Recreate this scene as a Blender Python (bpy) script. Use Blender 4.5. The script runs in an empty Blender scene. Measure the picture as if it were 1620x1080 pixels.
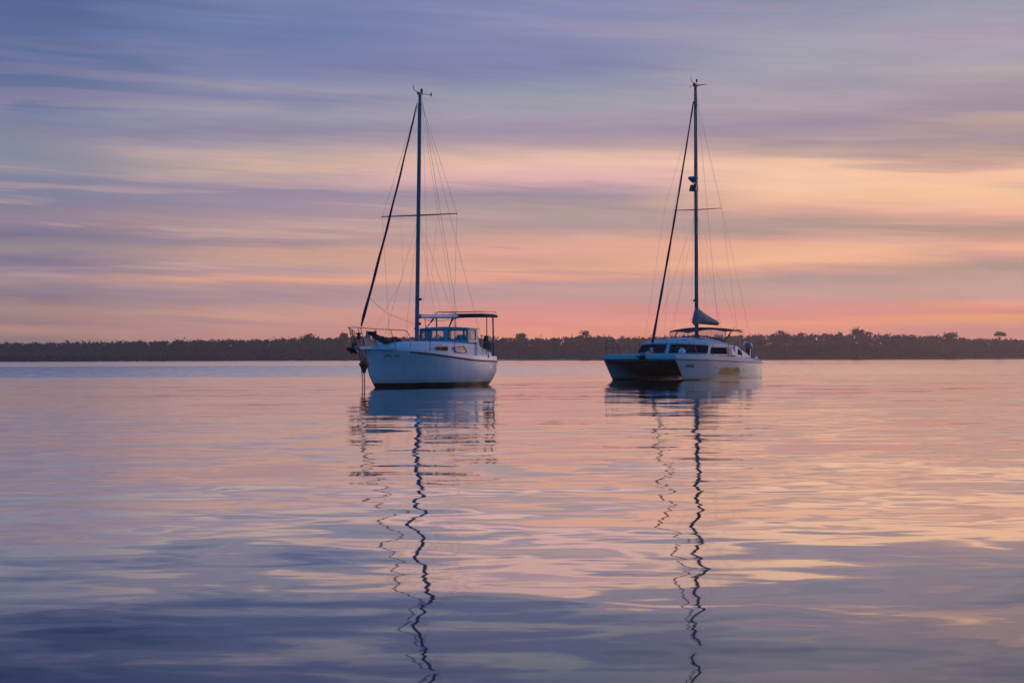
import bpy, bmesh, math, random
import numpy as np
from mathutils import Matrix, Vector, Euler

scene = bpy.context.scene
COL = scene.collection
R = math.radians
random.seed(7)
rng = np.random.default_rng(11)

# ------------------------------------------------------------------ camera
FPX = 3000.0                       # focal length in pixels of a 1620 px wide frame
CAM_H = 1.15
cam_data = bpy.data.cameras.new("camera")
cam_data.sensor_width = 36.0
cam_data.lens = FPX / 1620.0 * 36.0
cam_data.clip_start = 0.1
cam_data.clip_end = 8000
cam = bpy.data.objects.new("camera", cam_data)
COL.objects.link(cam)
cam.matrix_world = (Matrix.Translation((0, 0, CAM_H)) @
                    Matrix.Rotation(math.pi / 2 + 26 / FPX, 4, 'X') @
                    Matrix.Rotation(R(-0.16), 4, 'Z'))
scene.camera = cam

# ------------------------------------------------------------------ exposure
scene.view_settings.view_transform = 'Standard'
scene.view_settings.look = 'None'
scene.view_settings.exposure = 0.0
scene.view_settings.gamma = 1.0
scene.render.engine = 'CYCLES'
scene.cycles.max_bounces = 8
scene.cycles.caustics_reflective = False
scene.cycles.caustics_refractive = False
scene.cycles.transparent_max_bounces = 12


def lin(c):
    return tuple((x / 12.92 if x <= 0.04045 else ((x + 0.055) / 1.055) ** 2.4)
                 for x in (v / 255.0 for v in c))


# ------------------------------------------------------------------ world: dusk sky with long stratus streaks
def build_world():
    w = bpy.data.worlds.new("World")
    scene.world = w
    w.use_nodes = True
    nt = w.node_tree
    N, L = nt.nodes, nt.links
    N.clear()

    def math_(op, a, b=None, c=None, clamp=False):
        n = N.new('ShaderNodeMath'); n.operation = op; n.use_clamp = clamp
        for i, v in enumerate((a, b, c)):
            if v is None: continue
            if isinstance(v, (int, float)): n.inputs[i].default_value = v
            else: L.new(v, n.inputs[i])
        return n.outputs[0]

    def sstep(v, a, b, lo=0.0, hi=1.0):
        n = N.new('ShaderNodeMapRange'); n.interpolation_type = 'SMOOTHSTEP'
        L.new(v, n.inputs['Value'])
        n.inputs['From Min'].default_value = a; n.inputs['From Max'].default_value = b
        n.inputs['To Min'].default_value = lo; n.inputs['To Max'].default_value = hi
        return n.outputs[0]

    def mix(f, a, b):
        n = N.new('ShaderNodeMix'); n.data_type = 'RGBA'
        if isinstance(f, float): n.inputs[0].default_value = f
        else: L.new(f, n.inputs[0])
        for i, v in ((6, a), (7, b)):
            if isinstance(v, tuple): n.inputs[i].default_value = (*v, 1)
            else: L.new(v, n.inputs[i])
        return n.outputs[2]

    def noise(az, el, sa, se, detail=3, rough=.5, dist=0.0, off=0.0):
        c = N.new('ShaderNodeCombineXYZ')
        L.new(math_('MULTIPLY', az, sa), c.inputs[0])
        L.new(math_('MULTIPLY_ADD', math_('MULTIPLY_ADD', az, .045, el), se, off), c.inputs[1])
        c.inputs[2].default_value = off
        n = N.new('ShaderNodeTexNoise'); n.noise_dimensions = '3D'
        n.inputs['Scale'].default_value = 1.0
        n.inputs['Detail'].default_value = detail
        n.inputs['Roughness'].default_value = rough
        n.inputs['Distortion'].default_value = dist
        L.new(c.outputs[0], n.inputs['Vector'])
        return n.outputs['Fac']

    tc = N.new('ShaderNodeTexCoord')
    sep = N.new('ShaderNodeSeparateXYZ'); L.new(tc.outputs['Generated'], sep.inputs[0])
    x, y, z = sep.outputs
    az = math_('ARCTAN2', x, y)
    hyp = math_('SQRT', math_('ADD', math_('MULTIPLY', x, x), math_('MULTIPLY', y, y)))
    el = math_('DIVIDE', z, math_('MAXIMUM', hyp, 0.01))
    el = math_('MAXIMUM', el, 0.0)

    # wisps: the streaks wander and fray along their length
    w1 = math_('MULTIPLY', math_('SUBTRACT', noise(az, el, 3.0, 22.0, 2, .5, .3, 3.1), .5), 0.010)
    w2 = math_('MULTIPLY', math_('SUBTRACT', noise(az, el, 9.0, 120.0, 4, .6, .6, 9.7), .5), 0.0085)
    w3 = math_('MULTIPLY', math_('SUBTRACT', noise(az, el, 24.0, 430.0, 3, .6, .2, 5.2), .5), 0.0042)
    fade = sstep(el, 0.0, 0.03, .25, 1.0)
    ew = math_('ADD', el, math_('MULTIPLY', fade, math_('ADD', w1, math_('ADD', w2, w3))))

    cols = {
        30: [(0,(82,100,150)),(60,(84,104,155)),(110,(85,105,155)),(145,(96,110,157)),(178,(116,124,160)),(200,(122,128,162)),
             (250,(133,137,160)),(265,(138,138,158)),(280,(122,126,158)),(310,(126,126,156)),(340,(142,124,150)),(370,(118,114,146)),
             (390,(148,135,148)),(410,(128,118,148)),(430,(135,118,145)),(445,(160,138,145)),(465,(132,115,140)),(490,(155,128,140)),
             (510,(148,120,140)),(522,(170,132,140)),(535,(140,118,135))],
        430: [(0,(116,128,175)),(50,(108,122,172)),(100,(108,118,170)),(120,(122,128,175)),(140,(138,140,172)),(155,(120,126,172)),
              (180,(140,142,172)),(210,(132,128,165)),(235,(165,150,168)),(255,(188,162,165)),(270,(202,170,160)),(285,(160,145,165)),
              (300,(140,128,165)),(330,(158,138,162)),(355,(172,146,155)),(380,(158,135,152)),(395,(200,155,145)),(415,(195,155,150)),
              (428,(172,140,150)),(440,(240,175,135)),(455,(170,135,148)),(475,(165,135,150)),(495,(200,150,145)),(510,(195,145,148)),
              (530,(198,140,142))],
        880: [(0,(118,128,180)),(40,(125,130,180)),(100,(118,122,175)),(125,(128,135,175)),(160,(145,148,172)),(190,(155,145,175)),
              (205,(148,135,170)),(230,(165,145,165)),(245,(205,172,165)),(262,(238,195,165)),(285,(225,180,170)),(305,(145,132,160)),
              (330,(165,145,155)),(355,(170,145,155)),(375,(222,170,145)),(395,(230,170,140)),(410,(215,160,140)),(425,(235,175,135)),
              (437,(235,170,135)),(450,(175,140,150)),(475,(190,145,152)),(490,(215,150,150)),(510,(232,150,148)),(525,(240,160,140))],
        1280: [(0,(125,130,175)),(60,(150,150,178)),(100,(150,150,175)),(130,(145,145,175)),(165,(165,150,172)),(195,(145,132,165)),
               (225,(160,142,160)),(245,(198,165,155)),(255,(240,196,155)),(280,(250,206,155)),(310,(245,195,150)),(328,(220,165,145)),
               (345,(170,145,148)),(363,(168,140,145)),(375,(215,160,140)),(390,(242,186,140)),(418,(246,190,140)),(428,(210,155,140)),
               (440,(165,138,145)),(470,(185,145,148)),(490,(220,150,148)),(505,(225,150,145)),(515,(248,165,135)),(525,(230,152,143))],
        1590: [(0,(140,145,175)),(30,(150,148,175)),(40,(155,145,178)),(90,(160,152,178)),(110,(165,158,172)),(140,(155,140,165)),
               (172,(145,131,160)),(185,(175,150,155)),(205,(165,140,155)),(220,(155,135,155)),(240,(172,145,150)),(256,(210,165,145)),
               (268,(248,196,150)),(300,(252,206,150)),(335,(240,180,145)),(350,(205,155,140)),(358,(165,140,140)),(376,(200,150,140)),
               (390,(240,175,130)),(405,(218,158,140)),(420,(176,146,143)),(450,(183,147,146)),(472,(190,145,145)),(480,(240,165,130)),
               (495,(215,145,140)),(505,(250,170,120)),(520,(205,140,140))],
    }
    # colours of the veil above the frame and at the zenith
    high = {30: (48, 60, 102), 430: (76, 84, 130), 880: (106, 108, 148), 1280: (132, 126, 152), 1590: (150, 136, 152)}
    EMAX = 0.30
    fac = math_('DIVIDE', ew, EMAX, clamp=True)
    def grade(c, r, px):
        """measured correction of the sampled streak colours"""
        R_, G_, B_ = c
        if r > 482: R_, G_, B_ = R_ + 10, G_ + 6, B_ - 7
        k = .45 if px < 100 else 1.0
        if R_ > 222: return (min(R_, 252), G_ - 4, B_ + (10 if r < 440 else 4))
        f = min(1, (222 - R_) / 30.0)
        t = 0 if px < 500 and r < 60 else 1
        low = 1 if r > 420 else 0
        return (R_ + f * k * (11 * t + 7 * low), G_ + f * k * (8 * t + 7 * low), B_ + (1 - f) * 8 + f * k * (-3 + 8 * low))
    outs = []
    for px, st in cols.items():
        ca = math.cos(math.atan((px - 810) / FPX))
        hor = 566 - 0.0028 * (px - 810)
        pts = [((hor - r) / FPX * ca / EMAX, lin(grade(c, r, px))) for r, c in st]
        pts += [(0.80, lin(tuple(.5 * (a + b) for a, b in zip(st[0][1], high[px])))), (1.0, lin(high[px]))]
        pts.sort(key=lambda p: p[0])
        ra = N.new('ShaderNodeValToRGB'); cr = ra.color_ramp; cr.interpolation = 'LINEAR'
        while len(cr.elements) > 1: cr.elements.remove(cr.elements[-1])
        cr.elements[0].position = pts[0][0]; cr.elements[0].color = (*pts[0][1], 1)
        for p, c in pts[1:]:
            e = cr.elements.new(p); e.color = (*c, 1)
        L.new(fac, ra.inputs[0])
        outs.append(ra.outputs[0])
    azr = math_('ADD', az, math_('MULTIPLY', math_('SUBTRACT', noise(az, el, 7.0, 60.0, 2, .5, .5, 1.7), .5), 0.10))
    keys = [math.atan((p - 810) / FPX) for p in cols]
    c = outs[0]
    for i in range(1, 5):
        c = mix(sstep(azr, keys[i - 1], keys[i]), c, outs[i])
    # faint mottling of the cloud sheet
    mot = noise(az, el, 11.0, 150.0, 5, .65, .8, 21.0)
    mm = sstep(mot, .3, .7, .96, 1.04)
    vm = N.new('ShaderNodeVectorMath'); vm.operation = 'SCALE'
    L.new(c, vm.inputs[0]); L.new(mm, vm.inputs['Scale'])
    front = vm.outputs[0]
    # thin lit and shaded veils with one crisp edge, gathered in patches
    pa = sstep(noise(az, el, 3.5, 26.0, 2, .5, .3, 61.0), .42, .62)
    s1 = sstep(noise(az, el, 5.0, 95.0, 4, .55, .7, 33.0), .50, .60)
    lit = math_('MULTIPLY', math_('MULTIPLY', s1, pa), sstep(el, .02, .17, .34, .06))
    front = mix(lit, front, lin((240, 190, 172)))
    s2 = sstep(noise(az, el, 6.0, 120.0, 4, .55, .7, 47.0), .52, .62)
    shd = math_('MULTIPLY', math_('MULTIPLY', s2, sstep(noise(az, el, 4.0, 30.0, 2, .5, .3, 71.0), .40, .60)), sstep(el, .10, .17, .30, .08))
    front = mix(shd, front, lin((150, 132, 152)))
    # the dome overhead and the dim blue side away from the afterglow
    zen = mix(sstep(el, .3, 2.5), lin((92, 112, 170)), lin((48, 96, 165)))
    dome = mix(sstep(el, .24, .75), front, zen)
    daz = math_('ABSOLUTE', math_('ADD', az, -0.55))
    daz = math_('MINIMUM', daz, math_('SUBTRACT', 2 * math.pi, daz))
    back = mix(sstep(el, 0.0, 1.2), lin((26, 128, 196)), lin((26, 108, 190)))
    sky = mix(sstep(daz, 0.9, 1.6), dome, back)

    nish = N.new('ShaderNodeTexSky'); nish.sky_type = 'NISHITA'
    nish.sun_disc = False
    nish.sun_elevation = R(6); nish.sun_rotation = R(42)
    nish.altitude = 0; nish.air_density = 1.0; nish.dust_density = 1.0; nish.ozone_density = 2.0
    b1 = N.new('ShaderNodeBackground'); L.new(sky, b1.inputs[0]); b1.inputs[1].default_value = 1.0
    b2 = N.new('ShaderNodeBackground'); L.new(nish.outputs[0], b2.inputs[0]); b2.inputs[1].default_value = 0.003
    ad = N.new('ShaderNodeAddShader'); L.new(b1.outputs[0], ad.inputs[0]); L.new(b2.outputs[0], ad.inputs[1])
    out = N.new('ShaderNodeOutputWorld'); L.new(ad.outputs[0], out.inputs[0])


build_world()

# the sun is at the horizon behind the streaks on the right: a weak, wide, warm light
sd = bpy.data.lights.new("sun", 'SUN')
sd.energy = 0.9
sd.angle = R(25)
sd.color = (1.0, 0.64, 0.50)
sun = bpy.data.objects.new("sun", sd)
COL.objects.link(sun)
_az, _elv = R(42), R(6)
_d = Vector((math.sin(_az) * math.cos(_elv), math.cos(_az) * math.cos(_elv), math.sin(_elv)))
sun.rotation_euler = _d.to_track_quat('Z', 'Y').to_euler()

# ------------------------------------------------------------------ materials
def new_mat(name):
    m = bpy.data.materials.new(name); m.use_nodes = True
    nt = m.node_tree
    return m, nt, nt.nodes, nt.links, nt.nodes['Principled BSDF']


def simple(name, color, rough=.5, metal=0.0, var=.12, scale=6.0, spec=.5):
    """paint / cloth / metal with a little uneven wear"""
    m, nt, N, L, P = new_mat(name)
    tc = N.new('ShaderNodeTexCoord')
    n = N.new('ShaderNodeTexNoise'); n.inputs['Scale'].default_value = scale; n.inputs['Detail'].default_value = 4
    L.new(tc.outputs['Object'], n.inputs['Vector'])
    mx = N.new('ShaderNodeMix'); mx.data_type = 'RGBA'
    mx.inputs[6].default_value = (*[c * (1 - var) for c in color], 1)
    mx.inputs[7].default_value = (*[min(1, c * (1 + var)) for c in color], 1)
    L.new(n.outputs['Fac'], mx.inputs[0]); L.new(mx.outputs[2], P.inputs['Base Color'])
    P.inputs['Roughness'].default_value = rough
    P.inputs['Metallic'].default_value = metal
    P.inputs['Specular IOR Level'].default_value = spec
    return m


def hull_mat(name, white, boot, z0, stain=(.42, .38, .28), stain_amt=.35, rust_from=None):
    """gelcoat: white topsides with streaks, antifouling below z0"""
    m, nt, N, L, P = new_mat(name)
    tc = N.new('ShaderNodeTexCoord')
    sep = N.new('ShaderNodeSeparateXYZ'); L.new(tc.outputs['Object'], sep.inputs[0])
    mp = N.new('ShaderNodeMapping'); mp.inputs['Scale'].default_value = (3.0, 3.0, .35)
    L.new(tc.outputs['Object'], mp.inputs[0])
    n = N.new('ShaderNodeTexNoise'); n.inputs['Scale'].default_value = 2.2; n.inputs['Detail'].default_value = 5
    L.new(mp.outputs[0], n.inputs['Vector'])
    mr = N.new('ShaderNodeMapRange'); L.new(n.outputs['Fac'], mr.inputs[0])
    mr.inputs[1].default_value = .45; mr.inputs[2].default_value = .8
    mr.inputs[3].default_value = 0; mr.inputs[4].default_value = stain_amt
    mx = N.new('ShaderNodeMix'); mx.data_type = 'RGBA'
    mx.inputs[6].default_value = (*white, 1); mx.inputs[7].default_value = (*stain, 1)
    L.new(mr.outputs[0], mx.inputs[0])
    top = mx.outputs[2]
    n2 = N.new('ShaderNodeTexNoise'); n2.inputs['Scale'].default_value = 1.6; n2.inputs['Detail'].default_value = 4
    L.new(tc.outputs['Object'], n2.inputs['Vector'])
    zz = N.new('ShaderNodeMath'); zz.operation = 'MULTIPLY_ADD'
    L.new(n2.outputs['Fac'], zz.inputs[0]); zz.inputs[1].default_value = .05; L.new(sep.outputs[2], zz.inputs[2])
    # scum line just over the antifouling
    sc = N.new('ShaderNodeMapRange'); L.new(zz.outputs[0], sc.inputs[0])
    sc.inputs[1].default_value = z0; sc.inputs[2].default_value = z0 + .22
    sc.inputs[3].default_value = .55; sc.inputs[4].default_value = 0
    m2 = N.new('ShaderNodeMix'); m2.data_type = 'RGBA'
    L.new(sc.outputs[0], m2.inputs[0]); L.new(top, m2.inputs[6]); m2.inputs[7].default_value = (*stain, 1)
    bc = N.new('ShaderNodeMix'); bc.data_type = 'RGBA'
    bc.inputs[6].default_value = (*boot, 1)
    if rust_from is not None:
        rr = N.new('ShaderNodeMapRange'); L.new(sep.outputs[0], rr.inputs[0])
        rr.inputs[1].default_value = rust_from; rr.inputs[2].default_value = rust_from - 1.5
        L.new(rr.outputs[0], bc.inputs[0]); bc.inputs[7].default_value = (.10, .035, .018, 1)
    else:
        L.new(n2.outputs['Fac'], bc.inputs[0]); bc.inputs[7].default_value = tuple(c * 1.6 for c in boot) + (1,)
    st = N.new('ShaderNodeMath'); st.operation = 'GREATER_THAN'
    L.new(zz.outputs[0], st.inputs[0]); st.inputs[1].default_value = z0 + .025
    m3 = N.new('ShaderNodeMix'); m3.data_type = 'RGBA'
    L.new(st.outputs[0], m3.inputs[0]); L.new(bc.outputs[2], m3.inputs[6]); L.new(m2.outputs[2], m3.inputs[7])
    L.new(m3.outputs[2], P.inputs['Base Color'])
    P.inputs['Roughness'].default_value = .42
    P.inputs['Specular IOR Level'].default_value = .4
    return m


def glass_mat(name, tint=(.8, .85, .85), refl=.12, dark=0.0, frost=0.0, k=1.0):
    """thin pane: see-through, with a mirror-like sheen"""
    m, nt, N, L, P = new_mat(name)
    N.remove(P)
    out = N['Material Output']
    tr = N.new('ShaderNodeBsdfTransparent'); tr.inputs[0].default_value = (*tint, 1)
    gl = N.new('ShaderNodeBsdfGlossy'); gl.inputs['Roughness'].default_value = .06
    gl.inputs[0].default_value = (.9, .9, .9, 1)
    fr = N.new('ShaderNodeFresnel'); fr.inputs[0].default_value = 1.5
    ma = N.new('ShaderNodeMath'); ma.operation = 'MULTIPLY_ADD'; ma.use_clamp = True
    L.new(fr.outputs[0], ma.inputs[0]); ma.inputs[1].default_value = k; ma.inputs[2].default_value = refl
    base = tr.outputs[0]
    if frost > 0:
        df = N.new('ShaderNodeBsdfDiffuse'); df.inputs[0].default_value = (.6, .58, .56, 1)
        m0 = N.new('ShaderNodeMixShader'); m0.inputs[0].default_value = frost
        L.new(base, m0.inputs[1]); L.new(df.outputs[0], m0.inputs[2]); base = m0.outputs[0]
    ms = N.new('ShaderNodeMixShader')
    L.new(ma.outputs[0], ms.inputs[0]); L.new(base, ms.inputs[1]); L.new(gl.outputs[0], ms.inputs[2])
    L.new(ms.outputs[0], out.inputs[0])
    return m


def foliage_mat(name, c0, c1, scale=.25):
    m, nt, N, L, P = new_mat(name)
    g = N.new('ShaderNodeNewGeometry')
    n = N.new('ShaderNodeTexNoise'); n.inputs['Scale'].default_value = scale; n.inputs['Detail'].default_value = 3
    L.new(g.outputs['Position'], n.inputs['Vector'])
    mr = N.new('ShaderNodeMapRange'); L.new(n.outputs['Fac'], mr.inputs[0])
    mr.inputs[1].default_value = .3; mr.inputs[2].default_value = .7
    mx = N.new('ShaderNodeMix'); mx.data_type = 'RGBA'
    mx.inputs[6].default_value = (*c0, 1); mx.inputs[7].default_value = (*c1, 1)
    L.new(mr.outputs[0], mx.inputs[0]); L.new(mx.outputs[2], P.inputs['Base Color'])
    P.inputs['Roughness'].default_value = .8; P.inputs['Specular IOR Level'].default_value = .2
    return m


def water_mat():
    m, nt, N, L, P = new_mat("sheltered_water")
    g = N.new('ShaderNodeNewGeometry')
    pos = g.outputs['Position']
    sep = N.new('ShaderNodeSeparateXYZ'); L.new(pos, sep.inputs[0])

    def math_(op, a, b=None, c=None, clamp=False):
        n = N.new('ShaderNodeMath'); n.operation = op; n.use_clamp = clamp
        for i, v in enumerate((a, b, c)):
            if v is None: continue
            if isinstance(v, (int, float)): n.inputs[i].default_value = v
            else: L.new(v, n.inputs[i])
        return n.outputs[0]

    def rng_(v, a, b, lo, hi, smooth=True):
        n = N.new('ShaderNodeMapRange')
        n.interpolation_type = 'SMOOTHSTEP' if smooth else 'LINEAR'
        L.new(v, n.inputs[0])
        for i, q in enumerate((a, b, lo, hi)): n.inputs[i + 1].default_value = q
        return n.outputs[0]

    def ripple(sx, sy, rot, detail, rough, off, dist=0.0):
        mp = N.new('ShaderNodeMapping')
        mp.inputs['Scale'].default_value = (sx, sy, 1)
        mp.inputs['Rotation'].default_value = (0, 0, R(rot))
        mp.inputs['Location'].default_value = (off, off * 1.7, 0)
        L.new(pos, mp.inputs[0])
        n = N.new('ShaderNodeTexNoise'); n.noise_dimensions = '2D'
        n.inputs['Scale'].default_value = 1
        n.inputs['Detail'].default_value = detail
        n.inputs['Roughness'].default_value = rough
        n.inputs['Distortion'].default_value = dist
        L.new(mp.outputs[0], n.inputs['Vector'])
        v = N.new('ShaderNodeVectorMath'); v.operation = 'SUBTRACT'
        L.new(n.outputs['Color'], v.inputs[0]); v.inputs[1].default_value = (.5, .5, .5)
        return v.outputs[0]

    def scale(v, s):
        n = N.new('ShaderNodeVectorMath'); n.operation = 'SCALE'
        L.new(v, n.inputs[0])
        if isinstance(s, (int, float)): n.inputs['Scale'].default_value = s
        else: L.new(s, n.inputs['Scale'])
        return n.outputs[0]

    def add(a, b):
        n = N.new('ShaderNodeVectorMath'); n.operation = 'ADD'
        L.new(a, n.inputs[0])
        if isinstance(b, tuple): n.inputs[1].default_value = b
        else: L.new(b, n.inputs[1])
        return n.outputs[0]

    X, Y = sep.outputs[0], sep.outputs[1]
    # calmer lee further out, lazy ripples near the beach
    calm = rng_(Y, 9, 45, 1.0, W_CALM)
    main = scale(ripple(.42, .78, 6, 1.0, .4, 3.0 + W_OFF, .4), math_('MULTIPLY', calm, W_A1))
    fine = scale(ripple(1.4, 2.6, -9, 2.0, .5, 17.0, .5), math_('MULTIPLY', calm, W_A2))
    fx_ = N.new('ShaderNodeVectorMath'); fx_.operation = 'MULTIPLY'
    L.new(fine, fx_.inputs[0]); fx_.inputs[1].default_value = (.6, 1, 0); fine = fx_.outputs[0]
    swell = scale(ripple(.10, .17, 14, 1.0, .4, 41.0), W_A3)
    s = add(add(main, fine), swell)
    # long-crested wavelets running in on the beach
    lc = scale(ripple(.16, 1.25, 3, 2.0, .55, 63.4, .3), W_A4)
    flc = N.new('ShaderNodeVectorMath'); flc.operation = 'MULTIPLY'
    L.new(lc, flc.inputs[0]); flc.inputs[1].default_value = (.12, 1, 0)
    s = add(s, flc.outputs[0])
    mic = N.new('ShaderNodeVectorMath'); mic.operation = 'MULTIPLY'
    L.new(scale(ripple(5.0, 9.0, 11, 2.0, .6, 133.0), rng_(Y, 5, 16, .016, .004)), mic.inputs[0]); mic.inputs[1].default_value = (.35, 1, 0)
    s = add(s, mic.outputs[0])
    # cat's-paw of wind out beyond the boats, strongest on the left
    edge = ripple(.012, .05, 0, 2, .5, 77.0)
    es = N.new('ShaderNodeSeparateXYZ'); L.new(edge, es.inputs[0])
    yy = math_('MULTIPLY_ADD', es.outputs[0], 60.0, Y)
    band = math_('ADD', math_('MULTIPLY', rng_(yy, 112, 128, 0, 1), rng_(yy, 270, 330, 1, 0)), rng_(Y, 390, 450, 0, .5))
    band = math_('MULTIPLY', band, rng_(X, -70, 50, 1.0, .10))
    far = math_('MULTIPLY_ADD', rng_(Y, 20, 34, 0, 1), .45, rng_(Y, 66, 100, 0, .62))
    gust = scale(ripple(1.1, 1.6, 20, 2, .6, 99.0), math_('MULTIPLY', band, .26))
    s = add(s, gust)
    # facets leaning to the shore are the ones seen at grazing angles
    lean = N.new('ShaderNodeCombineXYZ')
    L.new(math_('ADD', math_('MULTIPLY', band, -.065), math_('MULTIPLY', far, -.016)), lean.inputs[1])
    s = add(s, lean.outputs[0])
    # far sides of the wavelets stay shallow
    lim = N.new('ShaderNodeVectorMath'); lim.operation = 'MINIMUM'
    L.new(s, lim.inputs[0]); lim.inputs[1].default_value = (9, .013, 9); s = lim.outputs[0]
    fl = N.new('ShaderNodeVectorMath'); fl.operation = 'MULTIPLY'
    L.new(s, fl.inputs[0]); fl.inputs[1].default_value = (1.7, 1, 0)
    nn = add(fl.outputs[0], (0.0, 0.0, 1.0))
    nm = N.new('ShaderNodeVectorMath'); nm.operation = 'NORMALIZE'; L.new(nn, nm.inputs[0])
    # still water at low angles: a mirror over a dark body, stronger towards grazing
    out = N['Material Output']
    N.remove(P)
    body = N.new('ShaderNodeBsdfDiffuse'); body.inputs['Color'].default_value = (.012, .03, .05, 1)
    mir = N.new('ShaderNodeBsdfGlossy'); mir.inputs['Roughness'].default_value = .03
    mir.inputs['Color'].default_value = (.97, .97, .97, 1)
    L.new(nm.outputs[0], mir.inputs['Normal'])
    fr = N.new('ShaderNodeFresnel'); fr.inputs['IOR'].default_value = 1.33
    L.new(nm.outputs[0], fr.inputs['Normal'])
    fac = rng_(fr.outputs[0], .0, .28, .03, .25, False)
    fac = math_('ADD', fac, rng_(fr.outputs[0], .28, .64, .0, .69, True))
    ms = N.new('ShaderNodeMixShader')
    L.new(fac, ms.inputs[0]); L.new(body.outputs[0], ms.inputs[1]); L.new(mir.outputs[0], ms.inputs[2])
    L.new(ms.outputs[0], out.inputs[0])
    return m


W_OFF = 28.4
W_A4 = .030
W_CALM, W_A1, W_A2, W_A3 = .45, .064, .050, .02

M = {
    'water': water_mat(),
    'hull_mono': hull_mat("white_gelcoat_hull", (.72, .74, .76), (.006, .007, .012), .17),
    'hull_cat': hull_mat("white_gelcoat_catamaran", (.60, .57, .54), (.008, .008, .012), .10, stain=(.40, .33, .2), stain_amt=.3, rust_from=1.2),
    'white': simple("white_paint", (.74, .75, .77), .42, 0, .07, 3),
    'deck': simple("pale_deck_paint", (.68, .70, .73), .6, 0, .08, 5),
    'teal': simple("blue_grey_shade_paint", (.24, .37, .40), .5, 0, .12, 4),  # cool shade of the wheelhouse front put into its colour
    'dark': simple("dark_fitting", (.012, .012, .016), .5, 0, .3, 8),
    'navy': simple("navy_canvas", (.014, .015, .04), .85, 0, .35, 9),
    'plum': simple("plum_sail_strip", (.04, .012, .04), .85, 0, .5, 5),
    'rope_dark': simple('dark_brown_canvas', (.028,.016,.012), .9, 0, .4, 9),
    'rope': simple("rope_brown", (.10, .07, .05), .9, 0, .4, 14),
    'wire': simple("steel_wire", (.30, .28, .28), .4, .3, .1, 8),
    'steel': simple("stainless_tube", (.45, .45, .46), .3, .9, .1, 8),
    'darksteel': simple("weathered_tube", (.10, .095, .10), .45, .4, .2, 8),
    'mast': simple("painted_alloy_mast", (.12, .14, .18), .5, .1, .1, 2),
    'mast_cat': simple("grey_alloy_mast", (.085, .08, .085), .45, .3, .15, 2),
    'boom': simple("pale_alloy_boom", (.62, .66, .72), .45, .1, .06, 3),
    'rubrail': simple("navy_rubbing_strake", (.008, .010, .022), .5, 0, .2, 6),
    'glass': glass_mat("window_glass", (.80, .80, .80), .06),
    'clear': glass_mat("clear_vinyl", (.86, .84, .84), .02, frost=.03, k=.3),
    'tint': simple("tinted_window", (.006, .009, .018), .35, 0, .2, 3, .012),
    'teal_cover': simple("teal_window_cover", (.012, .10, .13), .6, 0, .3, 6),
    'sailcover': simple("grey_green_sail_cover", (.20, .235, .235), .85, 0, .25, 4),
    'canopy': simple("dark_red_canopy", (.014, .004, .006), .9, 0, .3, 6, .1),
    'bimini': simple("dark_canopy_cloth", (.03, .02, .03), .85, 0, .3, 6),
    'orange': simple("faded_orange_buoy", (.80, .075, .006), .6, 0, .3, 9),
    'grey': simple("grey_plastic", (.26, .28, .30), .5, 0, .15, 6),
    'art_orange': simple("orange_transfer", (.88, .25, .04), .6, 0, .3, 7),
    'art_yellow': simple("yellow_transfer", (.90, .44, .08), .6, 0, .3, 7),
    'art_pink': simple("pink_transfer", (.70, .24, .13), .6, 0, .3, 7),
    'leaf': foliage_mat("gum_leaves", (.030, .030, .022), (.070, .062, .046)),
    'mangrove': foliage_mat("mangrove_leaves", (.010, .014, .010), (.03, .034, .022), .4),
    'bark': simple("pale_gum_bark", (.09, .075, .065), .9, 0, .4, .6),
    'shore': foliage_mat("shore_soil", (.028, .028, .02), (.06, .055, .042), .1),
    'sand': simple("pale_sand", (.42, .37, .31), .9, 0, .15, .3),
}


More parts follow.
